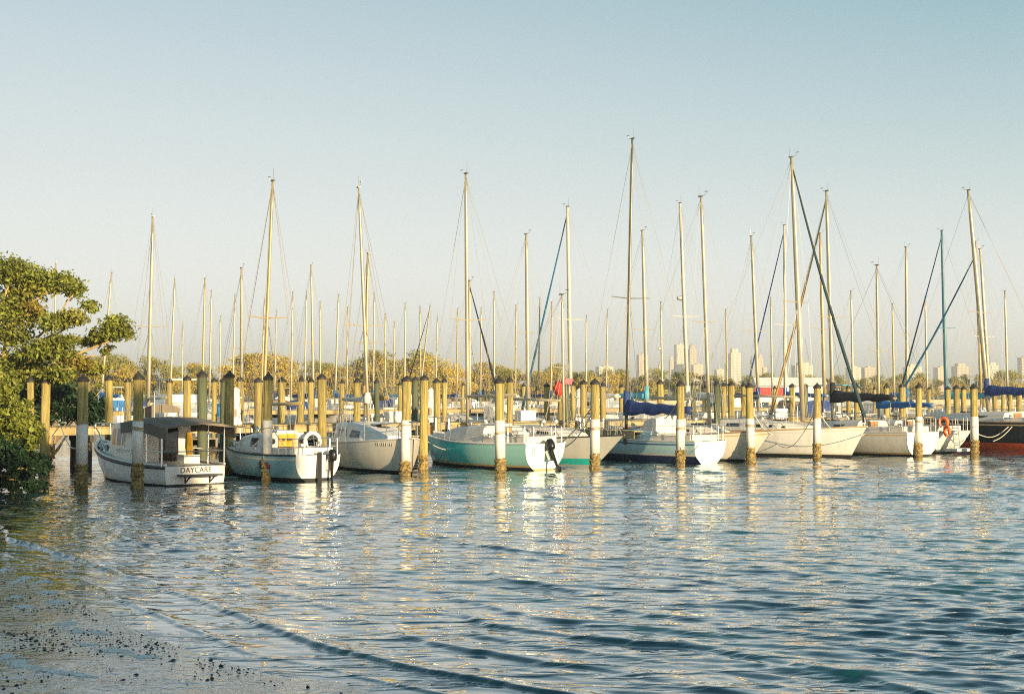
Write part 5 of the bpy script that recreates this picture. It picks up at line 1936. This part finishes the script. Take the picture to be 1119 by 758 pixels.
# crests lean the way they run
lean_ = np.where(Y < 120, Z * 1.3, 0)
X0, Y0 = X, Y
X = X0 + math.cos(R(-108)) * lean_
Y = Y0 + math.sin(R(-108)) * lean_
Z = np.where(S < -.05, np.minimum(Z, .0) - .12 * np.clip(-S, 0, 3), Z)
o = grid_mesh('water', X, Y, Z, 'sea_water'); o['kind'] = 'structure'

# pebbles, shells and scraps of weed strewn over the wet sand
rs = np.random.default_rng(9)
pb = MB()
cnt = 0
octa = np.array([(1, 0, 0), (.5, .8, 0), (-.5, .85, 0), (-1, 0, 0), (-.5, -.8, 0), (.5, -.85, 0), (.2, .1, .8), (-.1, -.1, -.7)])
octf = [(0, 1, 6), (1, 2, 6), (2, 3, 6), (3, 4, 6), (4, 5, 6), (5, 0, 6), (1, 0, 7), (2, 1, 7), (3, 2, 7), (4, 3, 7), (5, 4, 7), (0, 5, 7)]
cx = rs.uniform(-12, 2, 44000); cy = rs.uniform(8.5, 26, 44000)
ss = signed_shore(cx, cy)
dn = value_noise(cx, cy, .8, 41) + .5 * value_noise(cx, cy, 2.5, 42)
bz = beach_z(cx, cy)
for i in range(44000):
    if cnt >= 9000: break
    if ss[i] > -.05 or ss[i] < -7: continue
    if rs.uniform() > np.clip(.28 + .75 * dn[i], .03, 1): continue
    s = rs.choice([.010, .016, .024, .034, .05], p=[.5, .34, .13, .03, 0])
    s *= .8
    pb.use('stone' if rs.uniform() > .03 else 'leaf_litter')
    a = rs.uniform(0, 6.28)
    q = octa * np.array([s * rs.uniform(.7, 1.5), s * rs.uniform(.6, 1.1), s * rs.uniform(.35, .8)]) * rs.uniform(.75, 1.2, (8, 1))
    q = np.stack([q[:, 0] * math.cos(a) - q[:, 1] * math.sin(a), q[:, 0] * math.sin(a) + q[:, 1] * math.cos(a), q[:, 2]], 1)
    pb.add(q + np.array([cx[i], cy[i], bz[i] + s * .15]), octf)
    cnt += 1
o = pb.build('pebbles', None); o['kind'] = 'stuff'
tag(o, 'dark pebbles and bits of weed strewn over the wet sand', 'pebbles')

# foam left by the wash: clusters of low bubbles
fm = MB()
mat('sea_foam', (.72, .74, .73), .6, .08, 20, .4, 60)
FO = [(5, 622, 16, 3), (30, 630, 10, 2.5), (48, 634, 14, 3), (20, 635, 8, 2), (18, 652, 9, 2.5), (30, 664, 11, 3), (64, 657, 15, 3.5), (78, 682, 13, 4), (86, 690, 10, 3), (0, 700, 8, 2), (12, 722, 12, 3), (24, 732, 14, 4), (60, 742, 26, 2.2), (30, 738, 20, 2.5),
      (90, 744, 18, 2), (110, 690, 14, 2), (130, 712, 22, 2), (160, 718, 20, 2), (100, 705, 16, 2), (55, 645, 12, 2)]
for k, (px, py, rx, ry) in enumerate(FO):
    d = EYE * FPX / (py - 432)
    c = Vector((xat(px, d), d, 0))
    sx = rx / FPX * d; sy = ry / (EYE * FPX / d ** 2)
    n = int(120 * (.5 + rx / 18))
    for j in range(n):
        a, q = rs.uniform(0, 6.28), abs(rs.normal()) * .55
        x = c.x + sx * q * math.cos(a) * (1 + .3 * math.sin(3 * a + k)); y = c.y + sy * q * math.sin(a) * (1 + .3 * math.cos(2 * a + k)) - (x - c.x) * .35
        z = max(float(beach_z(np.array([x]), np.array([y]))[0]), 0.0)
        r0 = rs.uniform(.005, .018)
        rings = []
        for zz, rr in ((-.3, 1), (.25, .92), (.55, .6), (.68, .12)):
            rings.append([(x + r0 * rr * math.cos(t), y + r0 * rr * math.sin(t), z + r0 * zz) for t in [2 * math.pi * e / 7 for e in range(7)]])
        fm.loft(rings)
o = fm.build('foam', 'sea_foam', None, smooth=True); o['kind'] = 'stuff'
tag(o, 'white foam patches left on the wet sand by the wash', 'foam')

# ------------------------------------------------------------------ light, sky, air
EXPOSURE = 1.05
SKY_STRENGTH = .12
SKY_GAIN = 1 / (SKY_STRENGTH * 2 ** EXPOSURE)
w = bpy.data.worlds.new('World'); scene.world = w
w.use_nodes = True
nt = w.node_tree; N, L = nt.nodes, nt.links
bg = N['Background']
sky = N.new('ShaderNodeTexSky'); sky.sky_type = 'NISHITA'
sky.sun_disc = False
sky.sun_elevation = SUN_EL
sky.sun_rotation = math.pi - SUN_AZ
sky.air_density = 1.0; sky.dust_density = 2.0; sky.ozone_density = 1.5
# evening air: the Nishita sky, veiled by a pale haze layer that thins with height and away from the antisolar side
geo = N.new('ShaderNodeNewGeometry')
sp_ = N.new('ShaderNodeSeparateXYZ'); L.new(geo.outputs['Incoming'], sp_.inputs[0])
neg = N.new('ShaderNodeMath'); neg.operation = 'MULTIPLY'; neg.inputs[1].default_value = -1; L.new(sp_.outputs['Z'], neg.inputs[0])
ramp = N.new('ShaderNodeValToRGB')
L.new(neg.outputs[0], ramp.inputs[0])
SKY = [(0.0, (1.0, 1.0, 1.0)), (.03, (1.0, 1.0, 1.0)), (.085, (.94, .955, .945)), (.155, (.76, .81, .815)), (.215, (.63, .72, .75)), (.27, (.51, .635, .685)), (.45, (.27, .42, .50)), (1.0, (.12, .23, .32))]
el = ramp.color_ramp.elements
while len(el) < len(SKY): el.new(.5)
for e_, (p_, c_) in zip(el, SKY):
    e_.position = p_; e_.color = (*c_, 1)
dt = N.new('ShaderNodeVectorMath'); dt.operation = 'DOT_PRODUCT'
L.new(geo.outputs['Incoming'], dt.inputs[0]); dt.inputs[1].default_value = (math.sin(SUN_AZ), -math.cos(SUN_AZ), 0)
az = N.new('ShaderNodeMapRange'); az.inputs[1].default_value = .95; az.inputs[2].default_value = .60; az.inputs[3].default_value = 0; az.inputs[4].default_value = 1
L.new(dt.outputs['Value'], az.inputs[0])
hi = N.new('ShaderNodeMapRange'); hi.inputs[1].default_value = .05; hi.inputs[2].default_value = .27
L.new(neg.outputs[0], hi.inputs[0])
mm2 = N.new('ShaderNodeMath'); mm2.operation = 'MULTIPLY'; L.new(az.outputs[0], mm2.inputs[0]); L.new(hi.outputs[0], mm2.inputs[1])
side = N.new('ShaderNodeMix'); side.data_type = 'RGBA'; side.blend_type = 'MULTIPLY'
side.inputs['B'].default_value = (.56, .77, .82, 1)
L.new(mm2.outputs[0], side.inputs['Factor']); L.new(ramp.outputs[0], side.inputs['A'])
veil = N.new('ShaderNodeVectorMath'); veil.operation = 'SCALE'; veil.inputs['Scale'].default_value = SKY_GAIN
L.new(side.outputs['Result'], veil.inputs[0])
mixs = N.new('ShaderNodeMix'); mixs.data_type = 'RGBA'; mixs.inputs['Factor'].default_value = .88
L.new(sky.outputs[0], mixs.inputs['A']); L.new(veil.outputs[0], mixs.inputs['B'])
L.new(mixs.outputs['Result'], bg.inputs['Color'])
bg.inputs['Strength'].default_value = SKY_STRENGTH

sun_d = bpy.data.lights.new('sun', 'SUN'); sun_d.energy = 5.0; sun_d.angle = R(.6); sun_d.color = (1.0, .76, .44)
sun = bpy.data.objects.new('sun', sun_d); COL.objects.link(sun)
dirv = Vector((math.sin(SUN_AZ) * math.cos(SUN_EL), -math.cos(SUN_AZ) * math.cos(SUN_EL), math.sin(SUN_EL)))
sun.rotation_euler = dirv.to_track_quat('Z', 'Y').to_euler()

HAZE = True
if HAZE:
    hm = bpy.data.materials.new('air'); MATS['air'] = hm
    nt, N, L = nodes(hm)
    N.remove(N['Principled BSDF'])
    pv = N.new('ShaderNodeVolumePrincipled')
    pv.inputs['Color'].default_value = (.86, .94, 1.0, 1)
    pv.inputs['Density'].default_value = .00045
    pv.inputs['Anisotropy'].default_value = .1
    L.new(pv.outputs[0], N['Material Output'].inputs['Volume'])
    b = MB(); b.box((0, 4300, 42), (15000, 9600, 95))
    o = b.build('haze', 'air'); o['kind'] = 'stuff'
    tag(o, 'thin pale evening haze over the water', 'haze')

scene.render.engine = 'CYCLES'
scene.cycles.use_denoising = False
scene.cycles.filter_width = 1.1
scene.cycles.use_adaptive_sampling = False
scene.cycles.max_bounces = 6
scene.view_settings.view_transform = 'Standard'
scene.view_settings.look = 'None'
scene.view_settings.gamma = 1
scene.view_settings.exposure = EXPOSURE
